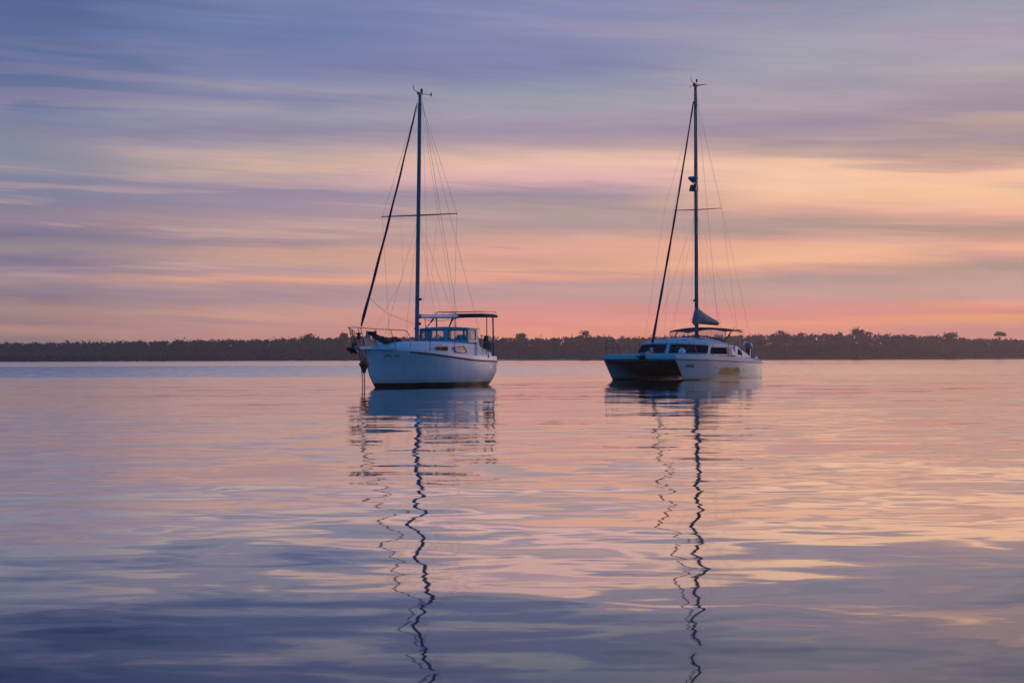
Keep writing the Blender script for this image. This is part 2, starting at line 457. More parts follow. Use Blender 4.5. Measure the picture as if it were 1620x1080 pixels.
# ------------------------------------------------------------------ mesh helpers
class G:
    """collects vertices and faces for ONE mesh object"""
    def __init__(s):
        s.v, s.f, s.m = [], [], []

    def add(s, vs, fs, mi=0):
        o = len(s.v)
        s.v += [tuple(map(float, p)) for p in vs]
        for f in fs:
            s.f.append(tuple(i + o for i in f)); s.m.append(mi)

    def box(s, c, d, rz=0, ry=0, rx=0, mi=0):
        Mx = Matrix.Translation(c) @ Euler((rx, ry, rz)).to_matrix().to_4x4()
        vs = [Mx @ Vector((x * d[0] / 2, y * d[1] / 2, z * d[2] / 2)) for x in (-1, 1) for y in (-1, 1) for z in (-1, 1)]
        s.add(vs, [(0, 1, 3, 2), (4, 6, 7, 5), (0, 4, 5, 1), (2, 3, 7, 6), (0, 2, 6, 4), (1, 5, 7, 3)], mi)

    def tube(s, pts, r, n=6, mi=0, cap=True, squash=None):
        pts = [Vector(p) for p in pts]
        k = len(pts)
        rs = r if isinstance(r, (list, tuple)) else [r] * k
        vs = []
        prev = None
        for i, p in enumerate(pts):
            t = (pts[min(i + 1, k - 1)] - pts[max(i - 1, 0)]).normalized()
            if prev is None:
                ref = Vector((0, 0, 1)) if abs(t.z) < .9 else Vector((1, 0, 0))
                a = t.cross(ref).normalized()
            else:
                a = (prev - t * prev.dot(t)).normalized()
            prev = a
            b = t.cross(a)
            for j in range(n):
                an = 2 * math.pi * j / n
                vs.append(p + (a * math.cos(an) + b * math.sin(an)) * rs[i])
        fs = [(i * n + j, i * n + (j + 1) % n, (i + 1) * n + (j + 1) % n, (i + 1) * n + j) for i in range(k - 1) for j in range(n)]
        if cap:
            fs += [tuple(range(n))[::-1], tuple((k - 1) * n + j for j in range(n))]
        s.add(vs, fs, mi)

    def loft(s, rings, closed=True, cap0=True, cap1=True, mi=0):
        n = len(rings[0]); k = len(rings)
        vs = [p for r in rings for p in r]
        m = n if closed else n - 1
        fs = [(i * n + j, i * n + (j + 1) % n, (i + 1) * n + (j + 1) % n, (i + 1) * n + j) for i in range(k - 1) for j in range(m)]
        if cap0: fs.append(tuple(range(n))[::-1])
        if cap1: fs.append(tuple((k - 1) * n + j for j in range(n)))
        s.add(vs, fs, mi)

    def lathe(s, prof, c=(0, 0, 0), n=16, axis='Z', mi=0):
        rings = []
        for r, h in prof:
            ring = []
            for j in range(n):
                a = 2 * math.pi * j / n
                p = (r * math.cos(a), r * math.sin(a), h)
                if axis == 'X': p = (h, p[0], p[1])
                if axis == 'Y': p = (p[1], h, p[0])
                ring.append((p[0] + c[0], p[1] + c[1], p[2] + c[2]))
            rings.append(ring)
        s.loft(rings, mi=mi)

    def prism(s, poly, ext, mi=0):
        """poly: 3-D outline, extruded by vector ext"""
        e = Vector(ext)
        a = [Vector(p) for p in poly]
        s.loft([a, [p + e for p in a]], mi=mi)

    def sphere(s, c, r, n=12, m=8, sc=(1, 1, 1), mi=0):
        rings = []
        for i in range(1, m):
            t = math.pi * i / m
            rings.append([(c[0] + sc[0] * r * math.sin(t) * math.cos(2 * math.pi * j / n),
                           c[1] + sc[1] * r * math.sin(t) * math.sin(2 * math.pi * j / n),
                           c[2] - sc[2] * r * math.cos(t)) for j in range(n)])
        s.loft(rings, mi=mi)

    def panel(s, o, U, V, w, h, th, holes=(), mi=0):
        """flat board with rectangular openings; o = lower left corner, thickness goes along U x V"""
        o, U, V = Vector(o), Vector(U).normalized(), Vector(V).normalized()
        Nn = U.cross(V)
        us = sorted({0, w, *[q for hh in holes for q in (hh[0], hh[2])]})
        vs_ = sorted({0, h, *[q for hh in holes for q in (hh[1], hh[3])]})
        nu, nv = len(us) - 1, len(vs_) - 1

        def solid(i, j):
            if not (0 <= i < nu and 0 <= j < nv): return False
            cu, cv = (us[i] + us[i + 1]) / 2, (vs_[j] + vs_[j + 1]) / 2
            return not any(a < cu < c and b < cv < d for a, b, c, d in holes)
        P = lambda u, v, k: o + U * u + V * v + Nn * (th * k)
        for i in range(nu):
            for j in range(nv):
                if not solid(i, j): continue
                a, b, c, d = us[i], vs_[j], us[i + 1], vs_[j + 1]
                s.add([P(a, b, 1), P(c, b, 1), P(c, d, 1), P(a, d, 1)], [(0, 1, 2, 3)], mi)
                s.add([P(a, b, 0), P(c, b, 0), P(c, d, 0), P(a, d, 0)], [(3, 2, 1, 0)], mi)
                for (di, dj, p, q) in ((-1, 0, (a, d), (a, b)), (1, 0, (c, b), (c, d)), (0, -1, (a, b), (c, b)), (0, 1, (c, d), (a, d))):
                    if not solid(i + di, j + dj):
                        s.add([P(*p, 0), P(*q, 0), P(*q, 1), P(*p, 1)], [(0, 1, 2, 3)], mi)

    def ringframe(s, o, U, V, w, h, bw, rad, th, mi=0, outer_round=False):
        """window surround: outer rectangle, rounded opening, thickness along U x V"""
        o, U, V = Vector(o), Vector(U).normalized(), Vector(V).normalized()
        Nn = U.cross(V)

        def rr(x0, y0, x1, y1, r, k=4):
            pts = []
            for cx, cy, a0 in ((x1 - r, y1 - r, 0), (x0 + r, y1 - r, 90), (x0 + r, y0 + r, 180), (x1 - r, y0 + r, 270)):
                for i in range(k + 1):
                    a = R(a0 + 90 * i / k)
                    pts.append((cx + r * math.cos(a), cy + r * math.sin(a)))
            return pts
        outp = rr(0, 0, w, h, (rad + bw) if outer_round else 1e-4)
        inp = rr(bw, bw, w - bw, h - bw, rad)
        n = len(outp)
        P = lambda p, k: o + U * p[0] + V * p[1] + Nn * (th * k)
        vs = [P(p, 1) for p in outp] + [P(p, 1) for p in inp] + [P(p, 0) for p in outp] + [P(p, 0) for p in inp]
        fs = []
        for i in range(n):
            j = (i + 1) % n
            fs += [(i, j, n + j, n + i), (n + i, n + j, 3 * n + j, 3 * n + i), (2 * n + j, 2 * n + i, 3 * n + i, 3 * n + j), (i, 2 * n + i, 2 * n + j, j)]
        s.add(vs, fs, mi)

    def build(s, name, mats, parent=None, smooth=False, bevel=0.0):
        me = bpy.data.meshes.new(name)
        me.from_pydata(s.v, [], s.f)
        for m in (mats if isinstance(mats, (list, tuple)) else [mats]):
            me.materials.append(m)
        if any(s.m):
            me.polygons.foreach_set('material_index', s.m)
        bm = bmesh.new(); bm.from_mesh(me)
        bmesh.ops.recalc_face_normals(bm, faces=bm.faces)
        bm.to_mesh(me); bm.free()
        if smooth:
            me.polygons.foreach_set('use_smooth', [True] * len(me.polygons))
            try: me.set_sharp_from_angle(angle=R(38))
            except Exception: pass
        me.update()
        o = bpy.data.objects.new(name, me)
        COL.objects.link(o)
        if parent is not None: o.parent = parent
        if bevel:
            b = o.modifiers.new("bevel", 'BEVEL'); b.width = bevel; b.segments = 2; b.limit_method = 'ANGLE'
        return o


def tag(o, label=None, cat=None, group=None, kind=None):
    for k, v in (('label', label), ('category', cat), ('group', group), ('kind', kind)):
        if v: o[k] = v
    return o


def empty(name, loc, rz, label, cat, group=None):
    o = bpy.data.objects.new(name, None)
    o.empty_display_size = .3
    COL.objects.link(o)
    o.location = loc; o.rotation_euler = (0, 0, rz)
    return tag(o, label, cat, group)


def hermite(x, xs, ys):
    """smooth monotone-ish interpolation of a small table"""
    xs, ys = np.asarray(xs, float), np.asarray(ys, float)
    h = np.diff(xs); d = np.diff(ys) / h
    m = np.zeros_like(ys)
    for i in range(1, len(xs) - 1):
        m[i] = 0 if d[i - 1] * d[i] <= 0 else 2 * d[i - 1] * d[i] / (d[i - 1] + d[i])
    m[0], m[-1] = d[0], d[-1]
    x = min(max(x, xs[0]), xs[-1])
    i = min(int(np.searchsorted(xs, x, side='right')) - 1, len(h) - 1)
    t = (x - xs[i]) / h[i]
    return float((2*t**3-3*t**2+1)*ys[i] + (t**3-2*t**2+t)*h[i]*m[i] + (-2*t**3+3*t**2)*ys[i+1] + (t**3-t**2)*h[i]*m[i+1])


def text_mesh(txt, size):
    cu = bpy.data.curves.new("lettering", 'FONT')
    cu.body = txt; cu.size = size; cu.align_x = 'LEFT'; cu.space_character = 1.1
    ob = bpy.data.objects.new("lettering", cu); COL.objects.link(ob)
    dg = bpy.context.evaluated_depsgraph_get(); dg.update()
    me = bpy.data.meshes.new_from_object(ob.evaluated_get(dg))
    vs = [v.co.copy() for v in me.vertices]; fs = [tuple(p.vertices) for p in me.polygons]
    bpy.data.objects.remove(ob); bpy.data.curves.remove(cu); bpy.data.meshes.remove(me)
    return vs, fs


# ------------------------------------------------------------------ water
SHORE_Y = 1000.0
g = G()
xs = [-1500, -600, -200, -60, 0, 60, 200, 600, 1500]
ys = [-80, 0, 5, 10, 20, 40, 80, 160, 320, 640, SHORE_Y + 30]
g.add([(x, y, 0) for y in ys for x in xs],
      [(j * 9 + i, j * 9 + i + 1, (j + 1) * 9 + i + 1, (j + 1) * 9 + i) for j in range(len(ys) - 1) for i in range(8)])
tag(g.build('water', M['water']), kind='structure')

# ------------------------------------------------------------------ white monohull sailing boat
def build_mono():
    boat = empty('sailing_boat', (-3.543, 77.94, 0), R(243),
                 'white single-hulled sailing boat with glazed wheelhouse, orange-brown buoy hanging under its bow',
                 'sailboat', None)
    S0, SL = -4.2, 8.98
    BS = ([0, .15, .35, .5, .65, .78, .88, .95, 1], [1.12, 1.42, 1.56, 1.54, 1.40, 1.07, .70, .34, .035])
    BW = ([0, .15, .35, .5, .65, .78, .88, .95, 1], [.72, 1.14, 1.36, 1.33, 1.06, .68, .36, .14, .02])
    ZS = ([0, .3, .5, .7, .85, 1], [1.02, 1.08, 1.20, 1.35, 1.45, 1.52])
    STEM = ([-.5, -.25, 0, .27, .54, .87, 1.22, 1.52], [3.3, 3.72, 4.0, 4.27, 4.47, 4.58, 4.70, 4.78])
    TRAN = ([-.5, -.2, 0, .5, 1.02], [-3.6, -4.05, -4.15, -4.24, -4.20])

    def hull_pt(s, t):
        """s 0..1 stern to stem, t 0..1 waterline to sheer (t<0: under water), port side"""
        zs = hermite(s, *ZS)
        if t >= 0:
            z = t * zs
            bw, bs = hermite(s, *BW), hermite(s, *BS)
            flare = t ** (1.0 + 1.1 * s ** 2)
            b = bw + (bs - bw) * flare + .10 * math.sin(math.pi * t ** .9) * (1 - s) ** .6
        else:
            z = t * .5
            b = hermite(s, *BW) * math.sqrt(max(0, 1 - t * t)) + .002
        x0, x1 = hermite(z, *TRAN), hermite(z, *STEM)
        return (x0 + s * (x1 - x0), b, z)

    ts = [-1, -.8, -.45, 0, .05, .1, .15, .2, .3, .4, .5, .6, .7, .8, .9, 1]
    ss = [i / 40 for i in range(41)]
    g = G()
    rings = []
    for s in ss:
        p = [hull_pt(s, t) for t in ts]
        rings.append([(x, -y, z) for x, y, z in p[::-1]] + p)
    g.loft(rings, closed=False, cap0=True, cap1=True)
    hull = g.build('hull', M['hull_mono'], boat, smooth=True)

    def side_y(x, z):
        """port half-breadth of the hull at x, z (topsides)"""
        x0, x1 = hermite(z, *TRAN), hermite(z, *STEM)
        s = (x - x0) / (x1 - x0)
        t = z / hermite(s, *ZS)
        return hull_pt(s, min(t, 1))[1]

    # registration letters on the port bow
    vs, fs = text_mesh("JMN 147", .19)
    wmax = max(v[0] for v in vs)
    g = G()
    pv = []
    for v in vs:
        x = 4.02 - v[0] / wmax * .62
        z = 1.17 + v[1]
        pv.append((x, side_y(x, z) + .008, z))
    g.add(pv, fs)
    g.build('registration_lettering', M['rubrail'], hull)

    # navy rubbing strake below the bulwark, both sides
    for sg in (1, -1):
        g = G()
        pts, rr = [], []
        for i in range(34):
            s = .002 + .80 * i / 33
            x, y, z = hull_pt(s, 1)
            pts.append((x, sg * (y + .012), z - .02)); rr.append(.034 if i < 32 else .02)
        g.tube(pts, rr, 6)
        g.build('rubbing_strake', M['rubrail'], boat, smooth=True)

    # bulwark / toe rail above the strake, deck inside it
    for sg in (1, -1):
        g = G()
        rings = []
        for i in range(41):
            s = i / 40
            x, y, z = hull_pt(s, 1)
            hh = .20 - .10 * s
            y0, y1 = max(y - .004, .012), max(y - .07, .004)
            rings.append([(x, sg * y0, z + .003), (x, sg * (max(y0 - .015, .010)), z + hh), (x, sg * y1, z + hh), (x, sg * y1, z + .003)])
        g.loft(rings)
        g.build('bulwark', M['white'], boat, smooth=True)
    g = G()
    top = []
    for i in range(41):
        x, y, z = hull_pt(i / 40, 1)
        top.append([(x, -max(y - .03, .002), z + .004), (x, 0, z + .06), (x, max(y - .03, .002), z + .004)])
    g.loft(top, closed=False, cap0=False, cap1=False)
    g.build('deck', M['deck'], boat, smooth=True)
    g = G()
    x, y, z = hull_pt(0, 1)
    g.box((x + .03, 0, z + .095), (.06, 2 * y - .15, .19))
    g.build('stern_bulwark', M['white'], boat, bevel=.01)

    # bowsprit platform with anchor on its roller
    g = G()
    g.prism([(5.42, -.16, 1.50), (5.42, .16, 1.50), (4.6, .24, 1.49), (3.75, .86, 1.47), (3.75, -.86, 1.47), (4.6, -.24, 1.49)], (0, 0, .12))
    g.build('bowsprit_platform', M['white'], boat, bevel=.015)
    g = G()
    g.tube([(5.32, -.13, 1.66), (5.32, .13, 1.66)], .05, 8)
    g.box((5.38, -.12, 1.66), (.34, .02, .2)); g.box((5.38, .12, 1.66), (.34, .02, .2))
    g.build('bow_roller', M['darksteel'], boat)
    an = G()
    an.tube([(5.95, .02, 1.46), (5.3, .02, 1.53), (4.75, .02, 1.66)], .032, 6)
    an.build('anchor', M['dark'], boat)
    anchor = [o for o in boat.children if o.name.startswith('anchor')][0]
    an = G()
    for sg in (1, -1):
        an.prism([(6.06, .02, 1.53), (5.86, .02 + sg * .20, 1.50), (5.55, .02 + sg * .15, 1.32), (5.72, .02, 1.36)], (.015, 0, .045))
    an.prism([(5.75, -.01, 1.36), (6.08, -.01, 1.54), (5.45, -.01, 1.57)], (0, .06, 0))
    an.build('fluke', M['dark'], anchor)

    # pulpit of bent tube, port and starboard, with its stanchions
    g = G()
    for sg in (1, -1):
        g.tube([(5.80, 0, 2.34), (5.72, sg * .2, 2.34), (5.3, sg * .36, 2.31), (4.9, sg * .55, 2.28), (4.2, sg * .92, 2.26),
                (3.75, sg * 1.13, 2.24), (3.6, sg * 1.2, 2.20), (3.48, sg * 1.26, 2.0), (3.38, sg * 1.24, 1.56)], .016, 6)
        g.tube([(5.62, sg * .2, 2.33), (5.38, sg * .16, 1.62)], .014, 6)
        g.tube([(5.52, sg * .26, 2.33), (5.1, sg * .2, 1.62)], .014, 6)
        g.tube([(4.88, sg * .56, 2.28), (4.72, sg * .46, 1.62)], .014, 6)
        g.tube([(4.3, sg * .87, 2.26), (3.95, sg * .9, 1.58)], .014, 6)
        g.tube([(5.47, sg * .17, 1.98), (4.8, sg * .5, 1.95), (3.5, sg * 1.25, 1.93)], .010, 5)
    g.build('pulpit', M['darksteel'], boat, smooth=True)
    # grey weathercloth board lashed inside the pulpit
    g = G()
    g.prism([(5.15, .12, 1.62), (4.0, .16, 1.62), (4.05, .16, 1.70), (4.6, .14, 1.83), (5.02, .12, 2.02)], (0, .03, 0))
    g.build('bow_weathercloth', M['grey'], boat, bevel=.008)
    g = G()
    g.prism([(4.98, .10, 1.62), (4.72, .10, 1.62), (4.62, .10, 2.04), (4.86, .10, 2.24)], (0, .05, 0))
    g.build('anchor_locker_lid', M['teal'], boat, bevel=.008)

    # trunk cabin
    g = G()
    pl = [(3.45, .30), (3.2, .55), (2.2, .88), (1.0, 1.08), (-.3, 1.13), (-1.6, 1.15), (-2.3, 1.16)]
    zb = [1.50, 1.47, 1.38, 1.28, 1.22, 1.17, 1.14]
    zt = [1.70, 1.74, 1.78, 1.79, 1.79, 1.79, 1.79]
    rings = []
    for (x, y), b, t in zip(pl, zb, zt):
        rings.append([(x, -y, b), (x, -y + .02, t - .05), (x, -y + .08, t), (x, -y * .4, t + .045), (x, y * .4, t + .045),
                      (x, y - .08, t), (x, y - .02, t - .05), (x, y, b)])
    g.loft(rings)
    trunk = g.build('trunk_cabin', M['white'], boat, smooth=True)

    # portholes in the trunk's sides
    def trunk_y(x):
        return hermite(x, [-2.3, -1.6, -.3, 1.0, 2.2], [1.16, 1.15, 1.13, 1.08, .88])
    for sg in (1, -1):
        y0 = trunk_y(.62) * sg
        g = G()
        g.ringframe((1.09 if sg > 0 else .15, y0 + sg * .006, 1.435), (-sg, 0, 0) if sg > 0 else (1, 0, 0), (0, 0, 1), .94, .19, .028, .07, .03 if sg > 0 else -.03, outer_round=True)
        f = g.build('porthole', M['dark'], trunk, smooth=False)
        g = G()
        g.box((.62, y0 + sg * .012, 1.53), (.88, .012, .14))
        g.build('pane', M['tint'], f, bevel=.03)
        # the larger slanted window further aft
        y0 = trunk_y(-.85) * sg
        g = G()
        poly = [(-.27, 1.60), (-1.14, 1.655), (-1.34, 1.50), (-1.46, 1.37), (-.92, 1.345), (-.45, 1.40)]
        cx, cz = sum(p[0] for p in poly) / 6, sum(p[1] for p in poly) / 6
        inner = [(cx + (x - cx) * .9, cz + (z - cz) * .78) for x, z in poly]
        ya, yb = y0 + sg * .004, y0 + sg * .034
        n = 6
        vs = [(x, yb, z) for x, z in poly] + [(x, yb, z) for x, z in inner] + [(x, ya, z) for x, z in poly] + [(x, ya, z) for x, z in inner]
        fs = []
        for i in range(n):
            j = (i + 1) % n
            fs += [(i, j, n + j, n + i), (n + i, n + j, 3 * n + j, 3 * n + i), (i, 2 * n + i, 2 * n + j, j)]
        g.add(vs, fs)
        f = g.build('cabin_window', M['dark'], trunk)
        g = G()
        g.prism([(x, y0 + sg * .006, z) for x, z in inner], (0, sg * .006, 0))
        g.build('pane', M['mirror_pane'], f)

    # wheelhouse: three panes in front, one in each side, open at the back
    XF, XB, YH, Z0, Z1 = -1.56, -2.28, 1.17, 1.80, 2.36
    front_windows = [(-1.02, -.88 + .02), (-.80, .02), (.20, 1.09)]
    g = G()
    holes = [(y0 + YH, .11, y1 + YH, .53) for y0, y1 in ((-1.11, -.86), (-.83 + .05, .02), (.20, 1.09))]
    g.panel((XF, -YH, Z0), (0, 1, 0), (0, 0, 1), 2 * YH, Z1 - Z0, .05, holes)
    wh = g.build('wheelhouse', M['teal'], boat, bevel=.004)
    for a, b, c, d in holes:
        g = G()
        g.ringframe((XF + .006, a - YH, Z0 + b), (0, 1, 0), (0, 0, 1), c - a, d - b, .03, .07, .05)
        f = g.build('windscreen', M['rubrail'], wh)
        g = G(); g.box((XF + .028, (a + c) / 2 - YH, Z0 + (b + d) / 2), (.008, c - a - .01, d - b - .01))
        g.build('pane', M['glass'], f)
    for sg in (1, -1):
        g = G()
        hole = (.10, .10, .62, .52)
        if sg > 0:
            g.panel((XF - .002, YH - .05, Z0 - .0), (-1, 0, 0), (0, 0, 1), XF - XB, Z1 - Z0, .05, [hole])
        else:
            g.panel((XB - .002, -YH + .05, Z0), (1, 0, 0), (0, 0, 1), XF - XB, Z1 - Z0, .05, [(.10, .10, .62, .52)])
        g.build('wheelhouse_side', M['white'], boat, bevel=.004)
        ws = boat.children[-1]
        g = G()
        if sg > 0: g.ringframe((XF - .10, YH - .012, Z0 + .10), (-1, 0, 0), (0, 0, 1), .52, .42, .025, .06, .022)
        else: g.ringframe((XB + .10, -YH + .012, Z0 + .10), (1, 0, 0), (0, 0, 1), .52, .42, .025, .06, .022)
        f = g.build('side_window', M['rubrail'], ws)
        g = G(); g.box(((XF - .36), sg * (YH - .02), Z0 + .31), (.5, .008, .40))
        g.build('pane', M['mirror_pane'], f)
        # tapering cockpit side behind the wheelhouse
        g = G()
        g.prism([(-2.285, sg * 1.11, 1.16), (-2.285, sg * 1.11, 2.34), (-2.34, sg * 1.11, 2.34), (-2.44, sg * 1.11, 1.80), (-2.56, sg * 1.11, 1.62), (-3.2, sg * 1.08, 1.50),
                 (-3.75, sg * 1.02, 1.36), (-3.95, sg * 1.0, 1.10)], (0, sg * .055, 0))
        g.build('cockpit_coaming', M['white'], boat, bevel=.01)
    g = G()
    rings = []
    for x, hw, dz in ((-1.46, 1.14, 0), (-1.52, 1.22, .0), (-2.3, 1.22, -.01), (-2.46, 1.20, -.015)):
        rings.append([(x, -hw, 2.365 + dz), (x, -hw, 2.40 + dz), (x, -hw * .5, 2.445 + dz), (x, 0, 2.46 + dz), (x, hw * .5, 2.445 + dz), (x, hw, 2.40 + dz), (x, hw, 2.365 + dz)])
    g.loft(rings)
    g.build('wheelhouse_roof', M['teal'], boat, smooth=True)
    # rear bulkhead with the companionway left open, and posts
    g = G()
    g.panel((XB, -1.11, 1.16), (0, 1, 0), (0, 0, 1), 2.22, 1.2, -.05, [(.12, .74, .95, 1.14), (1.02, .10, 1.6, 1.14), (1.68, .74, 2.10, 1.14)])
    g.build('rear_bulkhead', M['white'], boat)
    g = G()
    g.lathe([(.17, 0), (.17, .022)], n=20, axis='X')
    for k in range(3):
        g.box((.011, 0, 0), (.02, .34, .022), rx=R(60 * k))
    w = g.build('steering_wheel', M['dark'], boat); w.location = (-1.95, -.35, 1.86)
    g = G(); g.box((-2.05, .45, 1.72), (.4, .42, .28)); g.box((-2.22, .45, 1.95), (.08, .42, .36))
    g.build('helm_seat', M['navy'], boat, bevel=.03)

    # mast, spreaders, boom
    MB, MT = Vector((.74, 0, 1.82)), Vector((.43, 0, 11.95))
    mp = lambda z: MB + (MT - MB) * ((z - MB.z) / (MT.z - MB.z))
    g = G()
    g.tube([mp(1.80), mp(1.88)], [.13, .12], 12)
    g.tube([mp(1.88), mp(4), mp(8), mp(11.2), mp(11.95)], [.088, .086, .082, .074, .062], 12)
    mast = g.build('mast', M['mast'], boat, smooth=True)
    g = G()
    for z, sx, sy in ((3.05, .10, .02), (2.55, .07, .10), (3.55, .06, .11), (2.35, .05, -.10), (3.30, .11, .03), (2.05, -.1, .05)):
        p = mp(z); g = G(); g.lathe([(.045, -.05), (.06, 0), (.045, .05)], (p.x + sx - .12, sy, p.z), 8, 'Y')
        g.box((p.x - .02, sy * .6, p.z), (.12, .05, .05))
        g.build('winch', M['dark'], mast)
    SP = []
    for sg in (1, -1):
        a = mp(6.98); tip = Vector((.52, sg * 1.76, 6.99))
        SP.append(tip)
        g = G(); g.tube([a, a.lerp(tip, .5), tip], [.03, .026, .02], 8); g.sphere(tip, .03, 8, 5)
        g.build('spreader', M['darksteel'], mast, smooth=True)
    g = G()
    t = mp(11.95)
    g.box((t.x, 0, t.z + .02), (.30, .11, .10))
    g.lathe([(.045, 0), (.055, .05), (.045, .16), (.01, .18)], (t.x - .08, .03, t.z + .06), 8)
    g.tube([(t.x + .14, 0, t.z + .05), (t.x + .30, -.12, t.z + .16), (t.x + .33, -.14, t.z + .34)], .014, 5)
    g.tube([(t.x - .1, .08, t.z + .02), (t.x - .32, .34, t.z - .02)], .012, 5)
    g.lathe([(.006, -.09), (.03, -.04), (.03, .04), (.006, .1)], (t.x - .32, .34, t.z + .0), 8)
    g.build('masthead_instruments', M['dark'], mast)
    g = G()
    g.tube([(.56, 0, 2.86), (.50, 0, 2.86)], .06, 8)
    g.tube([(.50, 0, 2.86), (-2.62, 0, 2.91)], .088, 12)
    boom = g.build('boom', M['boom'], boat, smooth=True)
    g = G()
    g.lathe([(.06, -2.75), (.092, -2.72), (.094, -2.60), (.06, -2.58)], (0, 0, 2.91), 10, 'X')
    g.build('boom_end_fitting', M['dark'], boom)
    g = G()
    g.lathe([(.05, .49), (.10, .51), (.10, .62), (.05, .64)], (0, 0, 2.86), 10, 'X')
    g.build('boom_end_fitting', M['dark'], boom)
    g = G()
    g.tube([(-.65, 0, 2.78), (.55, 0, 2.02)], .02, 6)
    g.tube([(-.65, 0, 2.78), (-.45, 0, 2.65)], .04, 6)
    g.tube([(-2.3, 0, 2.82), (-1.9, .05, 2.46)], [.05, .03], 6)
    g.tube([(.15, .05, 2.77), (.12, .08, 2.2)], .012, 5)
    g.tube([(.1, -.05, 2.72), (-1.2, 0, 2.70), (-2.6, 0, 2.80)], .010, 5)
    g.build('mainsheet_tackle', M['rope'], boat)

    # rolled headsail on the forestay
    J0, J1 = Vector((5.20, 0, 2.10)), Vector((.52, 0, 11.86))
    g = G()
    pts, rr = [], []
    for i in range(26):
        k = i / 25
        p = J0.lerp(J1, .03 + .94 * k)
        p.x -= .09 * math.sin(math.pi * k)
        pts.append(p + Vector((.012 * math.sin(9 * k * 3), 0, 0)))
        rr.append((.058 - .030 * k) * (1 + .10 * math.sin(31 * k)) * (1 if i not in (0, 25) else .5))
    g.tube(pts, rr, 8)
    g.build('furled_headsail', M['plum'], boat, smooth=True)
    g = G()
    g.lathe([(.03, -.14), (.12, -.12), (.12, -.09), (.06, -.07), (.06, .05), (.12, .07), (.12, .10), (.03, .13)], (5.24, 0, 2.02), 12)
    g.tube([(5.40, 0, 1.6), (5.2, 0, 2.1)], .02, 6)
    g.build('furling_drum', M['dark'], boat, smooth=False)

    # standing rigging, one mesh per wire
    def wire(pts, r=.0085, name='stay', mat='wire'):
        g = G(); g.tube(pts, r * .68, 5); return g.build(name, M[mat], boat)
    top = mp(11.8)
    wire([J0, top], .008, 'forestay')
    for sg, tip in zip((1, -1), SP):
        wire([top, tip, (.35, sg * 1.47, 1.38)], .008, 'shroud')
        wire([mp(6.9), (1.25, sg * 1.42, 1.42)], .007, 'shroud')
        wire([mp(6.9), (-.75, sg * 1.5, 1.32)], .007, 'shroud')
        wire([top, (-4.1, sg * .62, 1.24)], .0085 if sg > 0 else .007, 'backstay')
    wire([mp(11.85) + Vector((-.1, .03, 0)), (-2.68, 0, 2.98)], .011, 'topping_lift')
    wire([mp(11.7) + Vector((-.12, .05, 0)), mp(4.6) + Vector((-.2, .35, 0)), mp(2.4) + Vector((-.1, .05, 0))], .006, 'halyard')
    wire([mp(11.5) + Vector((.16, 0, 0)), mp(2.9) + Vector((.13, .02, 0))], .009, 'halyard')
    wire([mp(6.85) + Vector((.0, -.8, .1)), mp(4.4) + Vector((.25, -.55, 0)), (2.9, -1.1, 1.7)], .005, 'halyard')
    wire([mp(6.9) + Vector((0, .9, .05)), (.6, .62, 4.6), (.3, 1.3, 1.5)], .005, 'halyard')
    wire([J0.lerp(J1, .145) + Vector((-.05, 0, 0)), (3.2, 0, 2.95), mp(2.52) + Vector((.1, 0, 0))], .010, 'sheet')
    wire([(-1.9, .4, 2.42), (-2.66, .02, 2.86)], .006, 'sheet')

    # canopy over the cockpit on four posts
    g = G()
    rings = []
    for x, z in ((-2.95, 2.99), (-3.2, 3.02), (-3.7, 3.04), (-4.2, 3.02), (-4.42, 2.98)):
        hw = 1.24 if x > -3.5 else 1.24 - (-3.5 - x) * .22
        rings.append([(x, -hw, z - .10), (x, -hw, z - .02), (x, -hw * .5, z + .015), (x, hw * .5, z + .015), (x, hw, z - .02), (x, hw, z - .10), (x, hw * .5, z - .085), (x, -hw * .5, z - .085)])
    g.loft(rings)
    can = g.build('canopy', M['navy'], boat, smooth=True)
    g = G()
    g.tube([(-2.98, -1.25, 2.98), (-2.98, -1.22, 3.05), (-2.98, -1.1, 3.11), (-3.0, 1.1, 3.11), (-4.25, 1.02, 3.13), (-4.4, .98, 3.06)], .018, 6)
    g.tube([(-2.98, -1.1, 3.11), (-4.3, -.98, 3.12), (-4.4, -.95, 3.02)], .016, 6)
    g.tube([(-3.0, -.85, 3.11), (-3.0, -.85, 2.98)], .012, 5)
    g.build('canopy_frame', M['darksteel'], can, smooth=True)
    for (x, y, zb_, r) in ((-3.05, -1.2, 1.30, .034), (-3.1, 1.2, 1.30, .022), (-4.2, .92, 1.2, .034), (-4.2, -.92, 1.2, .020)):
        g = G(); g.tube([(x, y, 2.93), (x, y * (1.0 if x > -4 else 1.03), zb_)], r, 8)
        g.build('canopy_post', M['darksteel'], boat, smooth=True)

    # guard rails and stern gear
    for sg in (1, -1):
        for x, y, h in ((1.9, 1.27, .62), (.2, 1.46, .62), (-1.5, 1.50, .62), (-2.85, 1.42, .66)):
            g = G()
            z = hermite((x + 4.2) / 8.98, *ZS) + .1
            g.tube([(x, sg * y, z), (x, sg * y, z + h)], .016, 6); g.lathe([(.035, 0), (.035, .03)], (x, sg * y, z + .06), 8)
            g.build('stanchion', M['darksteel'], boat)
        wire([(3.5, sg * 1.24, 1.95), (1.9, sg * 1.27, 2.02), (.2, sg * 1.46, 1.90), (-1.5, sg * 1.5, 1.82), (-2.85, sg * 1.42, 1.80), (-4.12, sg * 1.02, 1.78)], .006, 'guard_wire')
        wire([(1.9, sg * 1.27, 1.72), (.2, sg * 1.46, 1.60), (-1.5, sg * 1.5, 1.52), (-2.85, sg * 1.42, 1.50), (-4.12, sg * 1.02, 1.50)], .006, 'guard_wire')
    g = G()
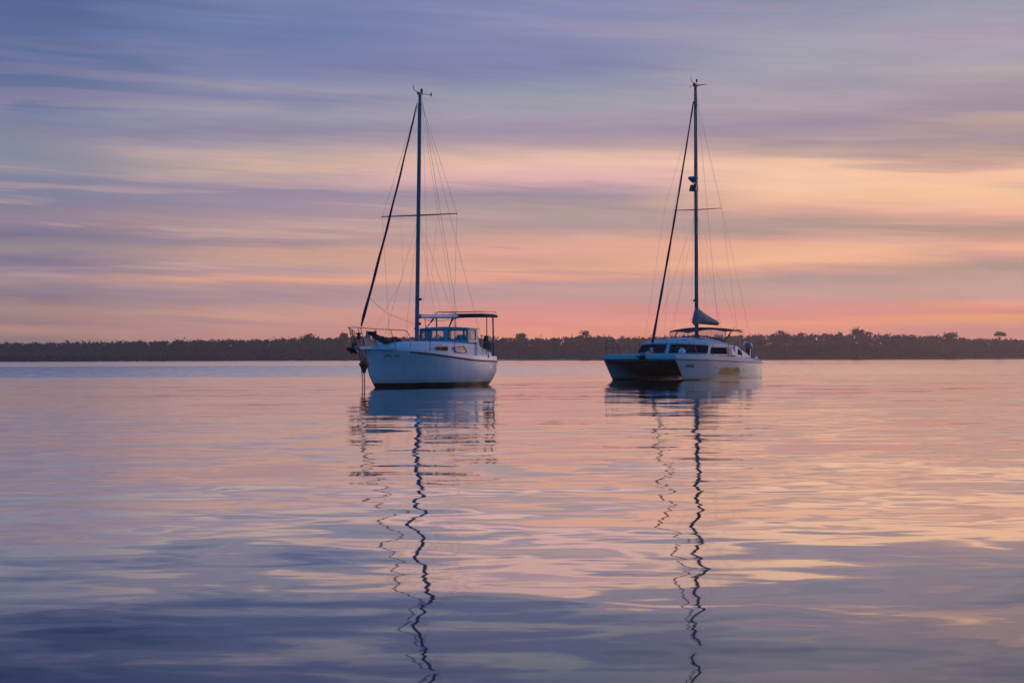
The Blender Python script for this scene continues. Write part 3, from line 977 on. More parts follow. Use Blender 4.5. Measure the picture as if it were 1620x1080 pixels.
    g.tube([(-3.6, 1.22, 1.2), (-3.6, 1.22, 1.83), (-4.16, 1.0, 1.84), (-4.16, .0, 1.86), (-4.16, -1.0, 1.84), (-3.6, -1.22, 1.83), (-3.6, -1.22, 1.2)], .016, 6)
    g.tube([(-4.16, .75, 1.2), (-4.16, .75, 1.85)], .014, 6); g.tube([(-4.16, -.75, 1.2), (-4.16, -.75, 1.85)], .014, 6)
    g.build('pushpit', M['darksteel'], boat, smooth=True)
    g = G()
    g.tube([(-4.12, .86, 1.1), (-4.3, .86, 1.75), (-4.42, .86, 1.96), (-4.58, .86, 1.99), (-4.66, .86, 1.93)], .03, 7)
    g.build('davit_arm', M['boom'], boat, smooth=True)
    return boat


def glossy_pane(name):
    m, nt, N, L, P = new_mat(name)
    P.inputs['Base Color'].default_value = (.35, .34, .30, 1)  # pale base under a strong gloss
    P.inputs['Roughness'].default_value = .12
    P.inputs['IOR'].default_value = 2.3
    n = N.new('ShaderNodeTexNoise'); n.inputs['Scale'].default_value = 3
    b = N.new('ShaderNodeBump'); b.inputs['Strength'].default_value = .05
    L.new(n.outputs['Fac'], b.inputs['Height']); L.new(b.outputs[0], P.inputs['Normal'])
    return m


M['mirror_pane'] = glossy_pane("pale_window_glass")
mono = build_mono()


def mono_pt(x, y, z):
    a = R(243)
    return (-3.543 + x * math.cos(a) - y * math.sin(a), 77.94 + x * math.sin(a) + y * math.cos(a), z)


# things carried by the white boat
def outboard(name, loc, rz, label, s=1.0):
    t = empty(name, loc, rz, label, 'outboard motor')
    g = G()
    g.loft([[(-.20 * s, -.11 * s, .0), (.12 * s, -.11 * s, .0), (.12 * s, .11 * s, .0), (-.20 * s, .11 * s, .0)],
            [(-.24 * s, -.13 * s, .14 * s), (.15 * s, -.13 * s, .14 * s), (.15 * s, .13 * s, .14 * s), (-.24 * s, .13 * s, .14 * s)],
            [(-.20 * s, -.10 * s, .30 * s), (.10 * s, -.10 * s, .34 * s), (.10 * s, .10 * s, .34 * s), (-.20 * s, .10 * s, .30 * s)]])
    g.build('cowling', M['dark'], t, bevel=.03)
    g = G(); g.box((-.02 * s, 0, -.3 * s), (.16 * s, .11 * s, .60 * s)); g.box((-.04 * s, 0, -.58 * s), (.34 * s, .16 * s, .02))
    g.build('shaft_housing', M['grey'], t, bevel=.02)
    g = G(); g.lathe([(.02, -.3 * s), (.05, -.22 * s), (.05, .08 * s), (.02, .12 * s)], (0, 0, -.70 * s), 10, 'X')
    for k in range(3): g.box((-.27 * s, 0, -.70 * s), (.02, .05, .26 * s), rx=R(120 * k))
    g.build('propeller', M['dark'], t)
    g = G(); g.box((.16 * s, 0, -.12 * s), (.07, .24 * s, .24 * s))
    g.build('clamp_bracket', M['darksteel'], t)
    return t


outboard('outboard_motor', mono_pt(-4.36, .55, 1.78), R(243), 'small black outboard motor clamped on the stern rail of the white single-hulled boat', 1.0)

g = G()
p0 = mono_pt(-3.62, .98, 1.50)
g.box((0, 0, .13), (.30, .22, .30)); g.box((0, 0, .285), (.32, .24, .04))
o = g.build('deck_box', M['navy'], None, bevel=.02); o.location = p0; o.rotation_euler = (0, 0, R(243))
tag(o, 'square navy locker box on the port quarter of the white single-hulled boat', 'box')

# dark bundle of sail and rope on the foredeck
g = G()
pts = [(4.78, .16, 2.16), (4.55, .2, 2.10), (4.25, .22, 1.98), (3.95, .24, 1.90), (3.65, .25, 1.83), (3.3, .25, 1.86), (2.85, .2, 1.93), (2.42, .18, 1.90)]
rr = [.05, .10, .09, .12, .13, .10, .085, .05]
pts2, rr2 = [], []
for i in range(29):
    k = i / 28 * 7
    a = min(int(k), 6); f = k - a
    p = Vector(pts[a]).lerp(Vector(pts[a + 1]), f)
    pts2.append(p); rr2.append((rr[a] * (1 - f) + rr[a + 1] * f) * (1 + .22 * math.sin(i * 2.1) * random.random()))
g.tube(pts2, rr2, 9)
for k in range(6):
    x = 4.4 - k * .33
    g.tube([(x, .1, 1.92 - .03 * k), (x - .1, .3, 2.05 - .04 * k), (x - .24, .33, 1.80)], .03, 5)
g.lathe([(.03, -.06), (.08, 0), (.03, .06)], (4.38, .22, 2.16), 8)
o = g.build('sail_bundle', M['rope_dark'] if 'rope_dark' in M else M['dark'], None, smooth=True)
o.location = (-3.543, 77.94, 0); o.rotation_euler = (0, 0, R(243))
tag(o, 'dark rolled sail and rope bundle lashed along the foredeck of the white boat', 'sail bundle')

# pick-up buoy hanging under the bowsprit, and its two mooring ropes
b = empty('mooring_buoy', mono_pt(4.88, .02, .56), 0, 'faded orange-brown double-cone buoy hanging under the white boat\'s bowsprit', 'buoy')
g = G()
g.lathe([(.02, 0), (.05, .02), (.10, .16), (.165, .29), (.205, .345), (.205, .375), (.165, .43), (.09, .50), (.045, .53), (.03, .56)], (0, 0, 0), 18)
g.build('float', M['orange'], b, smooth=True)
g = G(); g.tube([(.05 * math.cos(a), 0, .58 + .05 * math.sin(a)) for a in [i * math.pi / 6 for i in range(13)]], .012, 5)
g.build('lifting_ring', M['dark'], b)
g = G()
a, c, d = mono_pt(5.28, .02, 1.60), mono_pt(4.88, .02, 1.17), mono_pt(4.88, .02, .56)
g.tube([a, c], .014, 6)
g.tube([d, mono_pt(4.86, .02, .3), mono_pt(4.82, .03, -.25)], .022, 6)
g.tube([mono_pt(5.2, -.02, 1.55), mono_pt(4.93, -.10, 1.0), mono_pt(4.80, -.12, .5), mono_pt(4.76, -.1, -.25)], .018, 6)
tag(g.build('mooring_rope', M['rope'], None), 'brown mooring ropes running from the white boat\'s bow past its buoy into the water', 'rope')

# ------------------------------------------------------------------ catamaran
CAT_O, CAT_RZ = (8.932, 98.666, 0), R(241)


def cat_pt(x, y, z):
    a = CAT_RZ
    return (CAT_O[0] + x * math.cos(a) - y * math.sin(a), CAT_O[1] + x * math.sin(a) + y * math.cos(a), z)


def build_cat():
    boat = empty('catamaran', CAT_O, CAT_RZ, 'twin-hulled sailing catamaran with wraparound dark windows and orange art on its side', 'catamaran')
    OUT = ([-5.4, -4, -1, 2, 3.6, 4.7, 5.44], [2.22, 2.34, 2.44, 2.41, 2.28, 2.12, 1.97])
    INN = ([-5.4, -4, -1, 2, 3.6, 4.7, 5.44], [1.50, 1.42, 1.40, 1.44, 1.58, 1.76, 1.94])
    SH = ([-5.4, -2, 1, 5.44], [.84, .91, .99, 1.06])

    def hp(s, t, outer):
        """s: 0 stern .. 1 stem; t: 0 waterline .. 1 sheer"""
        xs_ = -5.4 + s * 10.84
        zs = hermite(xs_, *SH)
        z = t * zs if t >= 0 else t * .45
        x0 = -5.50 - .06 * (1 - max(t, 0)) + (.5 * max(0, -t))
        x1 = 4.40 + 1.04 * max(t, 0) + (.6 * min(t, 0))
        x = x0 + s * (x1 - x0)
        yo, yi = hermite(xs_, *OUT), hermite(xs_, *INN)
        yc = 1.95
        w = .70 + .30 * max(t, 0) ** .8 if t >= 0 else .70 * math.sqrt(max(0, 1 - t * t)) + .001
        y = yc + (yo - yc) * w if outer else yc + (yi - yc) * w
        return (x, y, z)

    def side_y(x, z):
        t = z / .97
        x0 = -5.42; x1 = 4.40 + 1.04 * t
        return hp((x - x0) / (x1 - x0), t, True)[1]
    ts = [-1, -.7, -.3, 0, .06, .12, .2, .35, .5, .65, .8, .92, 1]
    for sg in (1, -1):
        g = G()
        rings = []
        for i in range(37):
            s = 1 - (1 - i / 36) ** 1.15
            o_ = [hp(s, t, True) for t in ts]
            n_ = [hp(s, t, False) for t in ts]
            ring = n_[::-1] + o_
            rings.append([(x, sg * y, z) for x, y, z in ring])
        g.loft(rings, closed=False)
        hull = g.build('hull', M['hull_cat'], boat, smooth=True)
        g = G()
        pts = []
        for i in range(30):
            x, y, z = hp(i / 29, 1, True)
            pts.append((x + (.02 if i == 29 else 0), sg * (y + .008), z))
        g.tube(pts, .026, 6)
        g.build('rubbing_strip', M['rubrail'], hull, smooth=True)
        if sg > 0:
            port = hull

    # lettering and the orange artwork on the port side
    def decal(name, poly, mat, off, parent):
        g = G()
        xs_ = [p[0] for p in poly]; zs_ = [p[1] for p in poly]
        cx, cz = sum(xs_) / len(poly), sum(zs_) / len(poly)
        vs = [(cx, side_y(cx, cz) + off, cz)]
        k = len(poly)
        for f in (.5, 1.0):
            for x, z in poly:
                xx, zz = cx + (x - cx) * f, cz + (z - cz) * f
                vs.append((xx, side_y(xx, zz) + off, zz))
        fs = [(0, 1 + i, 1 + (i + 1) % k) for i in range(k)]
        fs += [(1 + i, 1 + k + i, 1 + k + (i + 1) % k, 1 + (i + 1) % k) for i in range(k)]
        g.add(vs, fs)
        return g.build(name, M[mat], parent)

    def blob(cx, cz, rx, rz_, seed, k=26, rag=.16):
        r0 = random.Random(seed)
        ph = [r0.random() * 6.28 for _ in range(4)]
        out = []
        for i in range(k):
            a = 2 * math.pi * i / k
            q = 1 + rag * (math.sin(3 * a + ph[0]) + .7 * math.sin(5 * a + ph[1]) + .5 * math.sin(9 * a + ph[2]))
            out.append((cx + rx * q * math.cos(a), cz + rz_ * q * math.sin(a)))
        return out
    art = decal('side_artwork', blob(-.72, .42, 1.72, .22, 3, 40, .07), 'art_yellow', .005, port)
    decal('orange_patch', blob(.02, .43, .80, .19, 5), 'art_orange', .009, art)
    decal('pink_patch', blob(.10, .52, .30, .065, 8), 'art_pink', .013, art)
    decal('brown_patch', blob(-1.45, .50, .42, .13, 9), 'art_brown', .011, art)
    for i, (x, z, w_, h_) in enumerate(((1.42, .60, .16, .15), (1.05, .58, .09, .12), (.78, .57, .10, .12), (-2.35, .47, .07, .12), (-2.62, .45, .06, .12))):
        decal('name_letter', [(x - w_ / 2, z - h_ / 2), (x + w_ / 2, z - h_ / 2), (x + w_ / 2, z + h_ / 2), (x - w_ / 2, z + h_ / 2)] if i else
              [(x - .03, z - h_ / 2), (x + .03, z - h_ / 2), (x + .03, z + .03), (x + w_ / 2, z + .03), (x + w_ / 2, z + h_ / 2), (x - w_ / 2, z + h_ / 2), (x - w_ / 2, z + .03), (x - .03, z + .03)], 'dark', .010, port)
    for i in range(4):
        x = 4.42 - i * .19
        decal('registration_lettering', [(x - .06, .655), (x + .06, .655), (x + .075, .72), (x + .06, .80), (x - .05, .80), (x - .07, .72)], 'rubrail', .008, port)

    # bridge deck joining the hulls, deck moulding with a rounded edge
    g = G()
    g.box((-.1, 0, .98), (10.2, 2.9, .26))
    g.loft([[(x, -w_, .86), (x, -w_ * .72, b_), (x, w_ * .72, b_), (x, w_, .86)] for x, w_, b_ in ((4.4, .9, .80), (3.4, 1.35, .45), (2.2, 1.42, .22), (-3.0, 1.42, .16), (-4.9, 1.42, .2))])  # deep belly shaped to keep light out of the tunnel
    g.loft([[(5.0, -1.9, .86), (5.0, 1.9, .86), (5.0, 1.9, 1.08), (5.0, -1.9, 1.08)], [(5.33, -1.93, .98), (5.33, 1.93, .98), (5.33, 1.93, 1.08), (5.33, -1.93, 1.08)]])
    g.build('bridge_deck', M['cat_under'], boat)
    plan = []
    for i in range(26):
        x = -5.40 + 10.82 * i / 25
        plan.append((x, hermite(x, *OUT) + .004))
    outl = plan + [(5.40, 1.80), (5.30, .9), (5.26, 0)]
    full = outl + [(x, -y) for x, y in outl[::-1][1:]]

    def mould(dz, ins):
        r = []
        for x, y in full:
            z = hermite(x, *SH) + dz
            k = max(0, (abs(y) - ins)) / max(abs(y), 1e-6)
            r.append((x - (ins if x > 5.2 else 0) + (ins if x < -5.3 else 0), y * k, z))
        return r
    g = G()
    aft = lambda r: [(x, y, z - (.07 if x < -4 else 0)) for x, y, z in r]
    g.loft([mould(.012, 0), mould(.14, .015), aft(mould(.23, .05)), aft(mould(.26, .12)), aft(mould(.27, .9))])
    g.build('deck_moulding', M['cat_deck'], boat, smooth=True)

    # coachroof: plan runs from the starboard quarter round the bow of the cabin to the port quarter
    key = [(-2.9, -1.88), (-1.0, -1.92), (1.0, -1.90), (2.0, -1.76), (2.55, -1.40), (2.85, -.75), (2.95, 0), (2.85, .75), (2.50, 1.32), (1.85, 1.72), (1.0, 1.90), (-1.0, 1.92), (-2.9, 1.88)]
    kx, ky = [p[0] for p in key], [p[1] for p in key]
    idx = list(range(len(key)))

    def cab(u, k, off=0.0):
        """u: 0..12 along the plan, k: 0 deck .. 1 eave"""
        x, y = hermite(u, idx, kx), hermite(u, idx, ky)
        f = 1 - .055 * k
        fx = .40 * k if x > 1.0 else .40 * k * max(0, (x + .5) / 1.5)
        z = 1.27 + .50 * k + .13 * k * max(0, 1 - ((u - 6) / 4.2) ** 2) - (.04 if x < -1.5 else 0) * k
        e = 1e-3
        xa, ya = hermite(max(u - e, 0), idx, kx), hermite(max(u - e, 0), idx, ky)
        xb, yb = hermite(min(u + e, 12), idx, kx), hermite(min(u + e, 12), idx, ky)
        tx, ty = xb - xa, yb - ya
        ln = math.hypot(tx, ty) or 1
        return (x - fx + off * ty / ln, y * f - off * tx / ln, z)
    us = [12 * i / 72 for i in range(73)]
    g = G()
    rings = [[cab(u, k) for u in us] for k in (0, .15, .5, .9)]
    rings.append([cab(u, .94, .035) for u in us])
    rings.append([cab(u, 1.04, .030) for u in us])
    for sc_, z in ((.95, 1.93), (.82, 2.02), (.60, 2.11), (.38, 2.17), (.15, 2.20), (.02, 2.205)):
        r = []
        for u in us:
            x, y, zz = cab(u, 1)
            x2 = -1.2 + (x + 1.2) * sc_
            if x < -1.3: x2 = x
            drop = .10 * max(0, (-1.0 - x2)) + .05 * max(0, x2 - 1.5)
            r.append((x2, y * sc_, z - drop))
        rings.append(r)
    g.loft(rings, closed=False, cap0=False, cap1=False)
    g.prism([cab(0, 0), cab(12, 0), cab(12, .9), cab(0, .9)], (.03, 0, 0))
    cabin = g.build('cabin', M['cat_cabin'], boat, smooth=True)

    def win(u0, u1, k0, k1, mat, off, name, parent, n=16, taper=0):
        g = G()
        top, bot, top2, bot2 = [], [], [], []
        for i in range(n + 1):
            u = u0 + (u1 - u0) * i / n
            d = taper * max(0, 1 - 8 * i / n) if taper > 0 else 0
            top.append(cab(u, k1 - d, off)); bot.append(cab(u, k0, off))
            top2.append(cab(u, k1 - d, off - .02)); bot2.append(cab(u, k0, off - .02))
        g.loft([[a, b_, c, d] for a, b_, c, d in zip(top, bot, bot2, top2)])
        return g.build(name, M[mat], parent, smooth=True)
    win(3.55, 6.30, .16, .88, 'matte_dark', .012, 'front_window', cabin, taper=.35)
    win(6.55, 9.72, .16, .88, 'matte_dark', .012, 'front_window', cabin)
    win(10.02, 11.15, .10, .80, 'matte_dark', .012, 'side_window', cabin)
    win(11.17, 11.52, .06, .84, 'teal_cover', .018, 'window_cover', cabin)
    win(2.0, .85, .10, .80, 'matte_dark', .012, 'side_window', cabin)

    # cockpit side with its slanted window, port and starboard
    for sg in (1, -1):
        g = G()
        y = 1.80 * sg
        g.prism([(-2.5, y, 1.12), (-2.42, y, 1.74), (-2.85, y, 1.70), (-3.25, y, 1.56), (-3.72, y, 1.44), (-4.05, y, 1.36), (-4.3, y, 1.26), (-4.6, y, 1.22), (-4.75, y, 1.05)], (0, .07 * sg, 0))
        cs = g.build('cockpit_side', M['white'], boat, bevel=.012)
        g = G()
        y = 1.875 * sg
        g.prism([(-2.82, y, 1.28), (-2.86, y, 1.60), (-3.05, y, 1.57), (-3.52, y, 1.28)], (0, .008 * sg, 0))
        g.build('quarter_window', M['matte_dark'], cs)
        g = G()
        g.tube([(-4.7, sg * 2.0, 1.0), (-5.0, sg * 2.0, 1.12), (-5.35, sg * 1.95, 1.05)], [.05, .10, .06], 8)
        g.build('stern_step', M['white'], cs, smooth=True)
        g = G()
        g.tube([(-4.55, sg * 1.95, 1.1), (-4.55, sg * 1.95, 1.75), (-5.2, sg * 1.85, 1.74), (-5.2, sg * 1.85, 1.0)], .015, 6)
        g.tube([(-4.55, sg * 1.95, 1.42), (-5.2, sg * 1.85, 1.41)], .010, 5)
        g.build('stern_rail', M['darksteel'], boat, smooth=True)
        g = G()
        g.tube([(-4.9, sg * 1.1, 1.0), (-5.3, sg * 1.1, 1.72), (-5.6, sg * 1.1, 1.92), (-5.9, sg * 1.1, 1.96)], .032, 7)
        g.build('davit_arm', M['boom'], boat, smooth=True)
        # bow rails
        g = G()
        g.tube([(5.15, sg * 1.92, 1.3), (5.2, sg * 1.96, 1.99), (4.1, sg * 2.10, 1.97), (3.5, sg * 2.12, 1.86), (3.2, sg * 2.14, 1.3)], .014, 6)
        g.tube([(5.15, sg * 1.92, 1.3), (5.2, sg * 1.96, 1.99), (5.25, sg * 1.4, 1.99), (5.2, sg * 1.25, 1.3)], .014, 6)
        g.tube([(5.18, sg * 1.94, 1.65), (4.1, sg * 2.10, 1.63), (3.35, sg * 2.13, 1.58)], .009, 5)
        g.tube([(5.18, sg * 1.94, 1.65), (5.22, sg * 1.33, 1.65)], .009, 5)
        g.tube([(4.1, sg * 2.10, 1.97), (4.1, sg * 2.10, 1.3)], .014, 6)
        g.build('bow_rail', M['darksteel'], boat, smooth=True)
        for x in (1.6, -.4, -2.2):
            g = G()
            yy = hermite(x, *OUT) - .1
            g.tube([(x, sg * yy, 1.2), (x, sg * yy, 1.83)], .013, 6); g.lathe([(.03, 0), (.03, .03)], (x, sg * yy, 1.235), 8)
            g.build('stanchion', M['darksteel'], boat)
        g = G()
        g.tube([(3.35, sg * 2.13, 1.84), (1.6, sg * 2.32, 1.82), (-.4, sg * 2.33, 1.80), (-2.2, sg * 2.32, 1.78), (-4.55, sg * 1.95, 1.74)], .0045, 5)
        g.build('guard_wire', M['wire'], boat)

    # hatches and gear on deck and roof
    for x, y, z in ((1.2, -.6, 2.045), (1.2, .75, 2.03), (.1, .9, 2.10)):
        g = G(); g.box((x, y, z), (.52, .52, .05), ry=R(4), rx=R(-6 * (1 if y > 0 else -1)))
        h = g.build('roof_hatch', M['grey'], boat, bevel=.015)
        g = G(); g.box((x + .003, y, z + .028), (.42, .42, .012), ry=R(4), rx=R(-6 * (1 if y > 0 else -1)))
        g.build('hatch_pane', M['matte_dark'], h)
    g = G()
    g.box((4.9, .1, 1.36), (.6, .34, .10)); g.tube([(5.5, .1, 1.26), (4.7, .1, 1.42)], .035, 6)
    g.lathe([(.10, 0), (.12, .05), (.08, .10), (.12, .16), (.10, .2)], (4.45, .1, 1.30), 12)
    g.build('anchor_windlass', M['grey'], boat, bevel=.01)
    g = G()
    g.tube([(5.62, .1, 1.16), (5.0, .1, 1.40)], .03, 6)
    for sg in (1, -1):
        g.prism([(5.72, .1, 1.18), (5.5, .1 + .26 * sg, 1.22), (5.28, .1 + .18 * sg, 1.08), (5.42, .1, 1.05)], (.02, 0, .045))
    g.build('anchor', M['dark'], boat)

    # mast, radar, spreaders, boom and stacked sail
    MB, MT = Vector((-1.70, 0, 2.24)), Vector((-1.66, 0, 15.5))
    mp = lambda z: MB + (MT - MB) * ((z - MB.z) / (MT.z - MB.z))
    g = G()
    g.tube([mp(2.2), mp(2.35)], [.17, .15], 12)
    g.tube([mp(2.35), mp(6), mp(11), mp(14.8), mp(15.5)], [.105, .10, .095, .085, .075], 12)
    mast = g.build('mast', M['mast_cat'], boat, smooth=True)
    g = G()
    g.box((-1.46, 0, 10.33), (.34, .09, .05))
    g.lathe([(.04, -.18), (.10, -.16), (.24, -.02), (.27, .03), (.27, .09), (.20, .12), (.02, .13)], (-1.30, 0, 10.54), 18)
    g.build('radar_dome', M['radar'], mast, smooth=True)
    g = G()
    g.prism([(-1.54, -.17, 10.24), (-1.30, -.17, 10.24), (-1.20, -.2, 9.90), (-1.54, -.17, 9.90)], (0, .36, 0))
    g.tube([(-1.55, 0, 10.0), (-1.4, 0, 10.0)], .03, 6)
    g.build('floodlight_box', M['dark'], mast, bevel=.02)
    tips = []
    for sg in (1, -1):
        tip = Vector((-1.85, sg * 1.36, 8.98)); tips.append(tip)
        g = G(); g.tube([mp(8.94), tip], [.028, .016], 8)
        g.build('spreader', M['darksteel'], mast, smooth=True)
    g = G()
    t = mp(15.5)
    g.box((t.x, 0, t.z + .03), (.36, .16, .16))
    g.lathe([(.05, 0), (.05, .14), (.02, .17)], (t.x - .02, .06, t.z + .18), 8)
    g.tube([(t.x + .1, 0, t.z + .1), (t.x + .32, -.1, t.z + .22), (t.x + .36, -.1, t.z + .42)], .014, 5)
    g.tube([(t.x - .12, .1, t.z + .02), (t.x - .3, .5, t.z + .08)], [.035, .012], 5)
    g.tube([(t.x + .2, -.15, t.z - .02), (t.x + .34, -.18, t.z - .12)], .015, 5)
    g.build('masthead_instruments', M['dark'], mast)
    g = G()
    for z, dx, dy in ((4.35, .11, .02), (4.15, .1, -.1), (4.6, .09, .08), (3.9, .12, 0), (2.9, .1, .12)):
        p = mp(z); g = G(); g.box((p.x + dx, dy, z), (.08, .07, .12)); g.tube([p, (p.x + dx, dy, z)], .02, 5)
        g.build('cleat', M['dark'], mast)
    g = G()
    g.tube([(-1.75, 0, 2.98), (-4.55, 0, 2.93)], .06, 10)
    boom = g.build('boom', M['mast_cat'], boat, smooth=True)
    g = G()
    rings = []
    for x, zl, zh, w_ in ((-1.30, 2.98, 3.30, .05), (-1.38, 2.82, 3.52, .12), (-1.62, 2.84, 3.78, .17), (-1.80, 2.90, 3.80, .19), (-2.05, 2.93, 3.70, .21), (-2.6, 2.92, 3.53, .22), (-3.1, 2.91, 3.40, .21), (-3.7, 2.90, 3.27, .19), (-4.3, 2.88, 3.16, .16), (-4.52, 2.88, 3.10, .11)):
        zm = (zl + zh) / 2
        ring = []
        for j in range(14):
            a = 2 * math.pi * j / 14
            sy = math.sin(a)
            q = 1 + .12 * math.sin(7 * x + 3 * a)
            ring.append((x + .03 * math.sin(4 * a), w_ * q * math.cos(a) * (1 - .45 * max(0, sy)), zm + (zh - zl) / 2 * sy))
        rings.append(ring)
    g.loft(rings)
    g.build('sail_cover', M['sailcover'], boom, smooth=True)

    def wire(pts, r=.008, name='stay'):
        g = G(); g.tube(pts, r * .68, 5); return g.build(name, M['wire'], boat)
    J0, J1 = Vector((3.98, 0, 1.62)), Vector((-1.44, 0, 14.75))
    g = G()
    pts, rr = [], []
    for i in range(28):
        k = i / 27
        p = J0.lerp(J1, .02 + .97 * k); p.x -= .12 * math.sin(math.pi * k)
        pts.append(p); rr.append((.066 - .030 * k) * (1 + .13 * math.sin(41 * k)))
    g.tube(pts, rr, 8)
    g.build('furled_headsail', M['plum'], boat, smooth=True)
    g = G()
    g.lathe([(.03, -.12), (.12, -.10), (.12, -.07), (.05, -.05), (.05, .05), (.12, .07), (.12, .10), (.03, .12)], (3.98, 0, 1.52), 12)
    g.build('furling_drum', M['steel'], boat)
    top = mp(14.9)
    wire([J1, mp(15.4)], .008, 'forestay')
    for sg, tip in zip((1, -1), tips):
        wire([top, tip, (-2.3, sg * 2.25, 1.2)], .007, 'shroud')
        wire([mp(8.9), (-.5, sg * 2.25, 1.22)], .006, 'shroud')
        wire([mp(8.9), (-3.0, sg * 2.25, 1.2)], .006, 'shroud')
        wire([mp(15.3), (-5.2, sg * 1.9, 1.1)], .007, 'backstay')
        wire([mp(14.5), (.3, sg * .9, 9.0), (1.0, sg * 1.9, 1.25)], .006, 'inner_stay')
    wire([mp(15.4) + Vector((-.1, 0, 0)), (-4.54, 0, 3.1)], .010, 'topping_lift')
    wire([mp(15.2) + Vector((.13, .05, 0)), mp(4.5) + Vector((.13, .06, 0))], .007, 'halyard')
    wire([mp(8.9) + Vector((0, .55, .05)), (-1.9, .5, 5.0), (-2.3, 1.2, 2.6)], .004, 'halyard')
    wire([mp(8.9) + Vector((0, -.6, .05)), (-1.4, -.75, 5.0), (-1.0, -1.4, 1.9)], .004, 'halyard')

    # dark canopy behind the mast with clear vinyl screens below it
    g = G()
    rings = []
    def cz(y): return 2.74 - .085 * (abs(y) / 1.6) ** 2 * 2
    ys_ = [-1.62 + 3.24 * i / 16 for i in range(17)]
    for x, dz in ((-1.86, -.02), (-2.0, 0), (-2.9, .01), (-3.7, .0), (-4.0, -.03), (-4.12, -.05)):
        rings.append([(x, y, cz(y) + dz) for y in ys_] + [(x, y, cz(y) + dz - .05) for y in ys_[::-1]])
    g.loft(rings)
    can = g.build('canopy', M['canopy'], boat, smooth=True)
    g = G()
    g.tube([(-1.87, y, cz(y) - .05) for y in ys_], .042, 6)
    g.build('canopy_hoop', M['canopy'], can, smooth=True)
    def rz(y): return 2.25 - .29 * (abs(y) / 1.5) ** 2
    yb_ = [-1.5 + 3.0 * i / 16 for i in range(17)]
    g = G()
    g.tube([(-1.80, y, rz(y) + .03) for y in yb_] , .034, 6)
    g.build('screen_base_rail', M['canopy'], boat, smooth=True)
    g = G()
    a = [(-1.84, yt, cz(yt) - .06) for yt in ys_]; b_ = [(-1.82, yb2, rz(yb2) + .03) for yb2 in yb_]
    rings = [[p, q, (q[0] - .006, q[1], q[2]), (p[0] - .006, p[1], p[2])] for p, q in zip(a, b_)]
    g.loft(rings)
    g.build('clear_screen', M['clear'], boat, smooth=True)
    for y in (-.75, .75):
        g = G(); g.tube([(-1.83, y * 1.05, cz(y) - .05), (-1.81, y, rz(y) + .02)], .010, 5)
        g.build('screen_zip', M['darksteel'], boat)
    for sg in (1, -1):
        g = G(); g.tube([(-2.72, sg * 1.56, 2.55), (-1.86, sg * 1.50, 1.95)], .034, 6)
        g.build('canopy_strut', M['canopy'], boat)
        g = G(); g.tube([(-4.0, sg * 1.5, 2.54), (-4.15, sg * 1.7, 1.3)], .016, 6)
        g.build('canopy_post', M['darksteel'], boat)
        g = G(); g.tube([(-1.85, sg * 1.6, 2.53), (-1.75, sg * 1.58, 1.85)], .018, 6)
        g.build('canopy_post', M['darksteel'], boat)
    g = G()
    g.tube([(-4.05, 1.3, 2.62), (-4.6, 1.5, 2.60)], [.03, .012], 6)
    g.tube([(-4.1, 1.1, 2.65), (-4.2, 1.1, 2.80)], .014, 5)
    g.build('canopy_end_fitting', M['canopy'], can)
    return boat


M['cat_deck'] = simple('weathered_deck_paint', (.44, .46, .47), .6, 0, .12, 4)
M['cat_cabin'] = simple('weathered_cabin_paint', (.52, .54, .55), .5, 0, .12, 3)
M['cat_under'] = simple('shade_dark_underside', (.05, .055, .065), .8, 0, .25, 4)  # shade of the tunnel put into the bridge deck's colour
def matte_pane_mat(name, c):
    m, nt, N, L, P = new_mat(name)
    N.remove(P)
    d = N.new('ShaderNodeBsdfDiffuse'); d.inputs['Color'].default_value = (*c, 1)
    n = N.new('ShaderNodeTexNoise'); n.inputs['Scale'].default_value = 3
    mx = N.new('ShaderNodeMix'); mx.data_type = 'RGBA'
    mx.inputs[6].default_value = (*[q * .6 for q in c], 1); mx.inputs[7].default_value = (*[q * 1.5 for q in c], 1)
    L.new(n.outputs['Fac'], mx.inputs[0]); L.new(mx.outputs[2], d.inputs['Color'])
    L.new(d.outputs[0], N['Material Output'].inputs[0])
    return m


M['matte_dark'] = matte_pane_mat('matte_dark_window', (.012, .015, .028))  # plain diffuse window panels without any reflection
M['radar'] = simple("blue_grey_radar_shell", (.10, .17, .25), .4, 0, .1, 5)
M['art_brown'] = simple("brown_transfer", (.45, .20, .05), .6, 0, .35, 7)
cat = build_cat()

o = empty('fender_buoy', cat_pt(3.72, 1.55, 1.27), 0, 'round pale fender ball lying on the catamaran\'s foredeck before the dark window', 'fender')
g = G(); g.sphere((0, 0, .175), .175, 18, 12); g.build('ball', M['white'], o, smooth=True)
g = G(); g.lathe([(.045, .335), (.05, .36), (.025, .40)], (0, 0, 0), 10); g.build('eye', M['dark'], o)

outboard('outboard_motor', cat_pt(-5.35, 1.50, 1.62), CAT_RZ, 'black outboard motor on the stern rail of the orange-marked catamaran', 1.0)
b = empty('barbecue', cat_pt(-4.86, 1.62, 1.62), CAT_RZ, 'grey covered barbecue on the port stern rail of the catamaran', 'barbecue')
g = G(); g.lathe([(.02, -.14), (.17, -.08), (.20, 0), (.19, .10), (.10, .19), (.02, .2)], (0, 0, .14), 14); g.build('lidded_bowl', M['grey'], b, smooth=True)
g = G(); g.tube([(0, 0, .02), (0, 0, -.55)], .025, 6); g.build('stand_post', M['darksteel'], b)

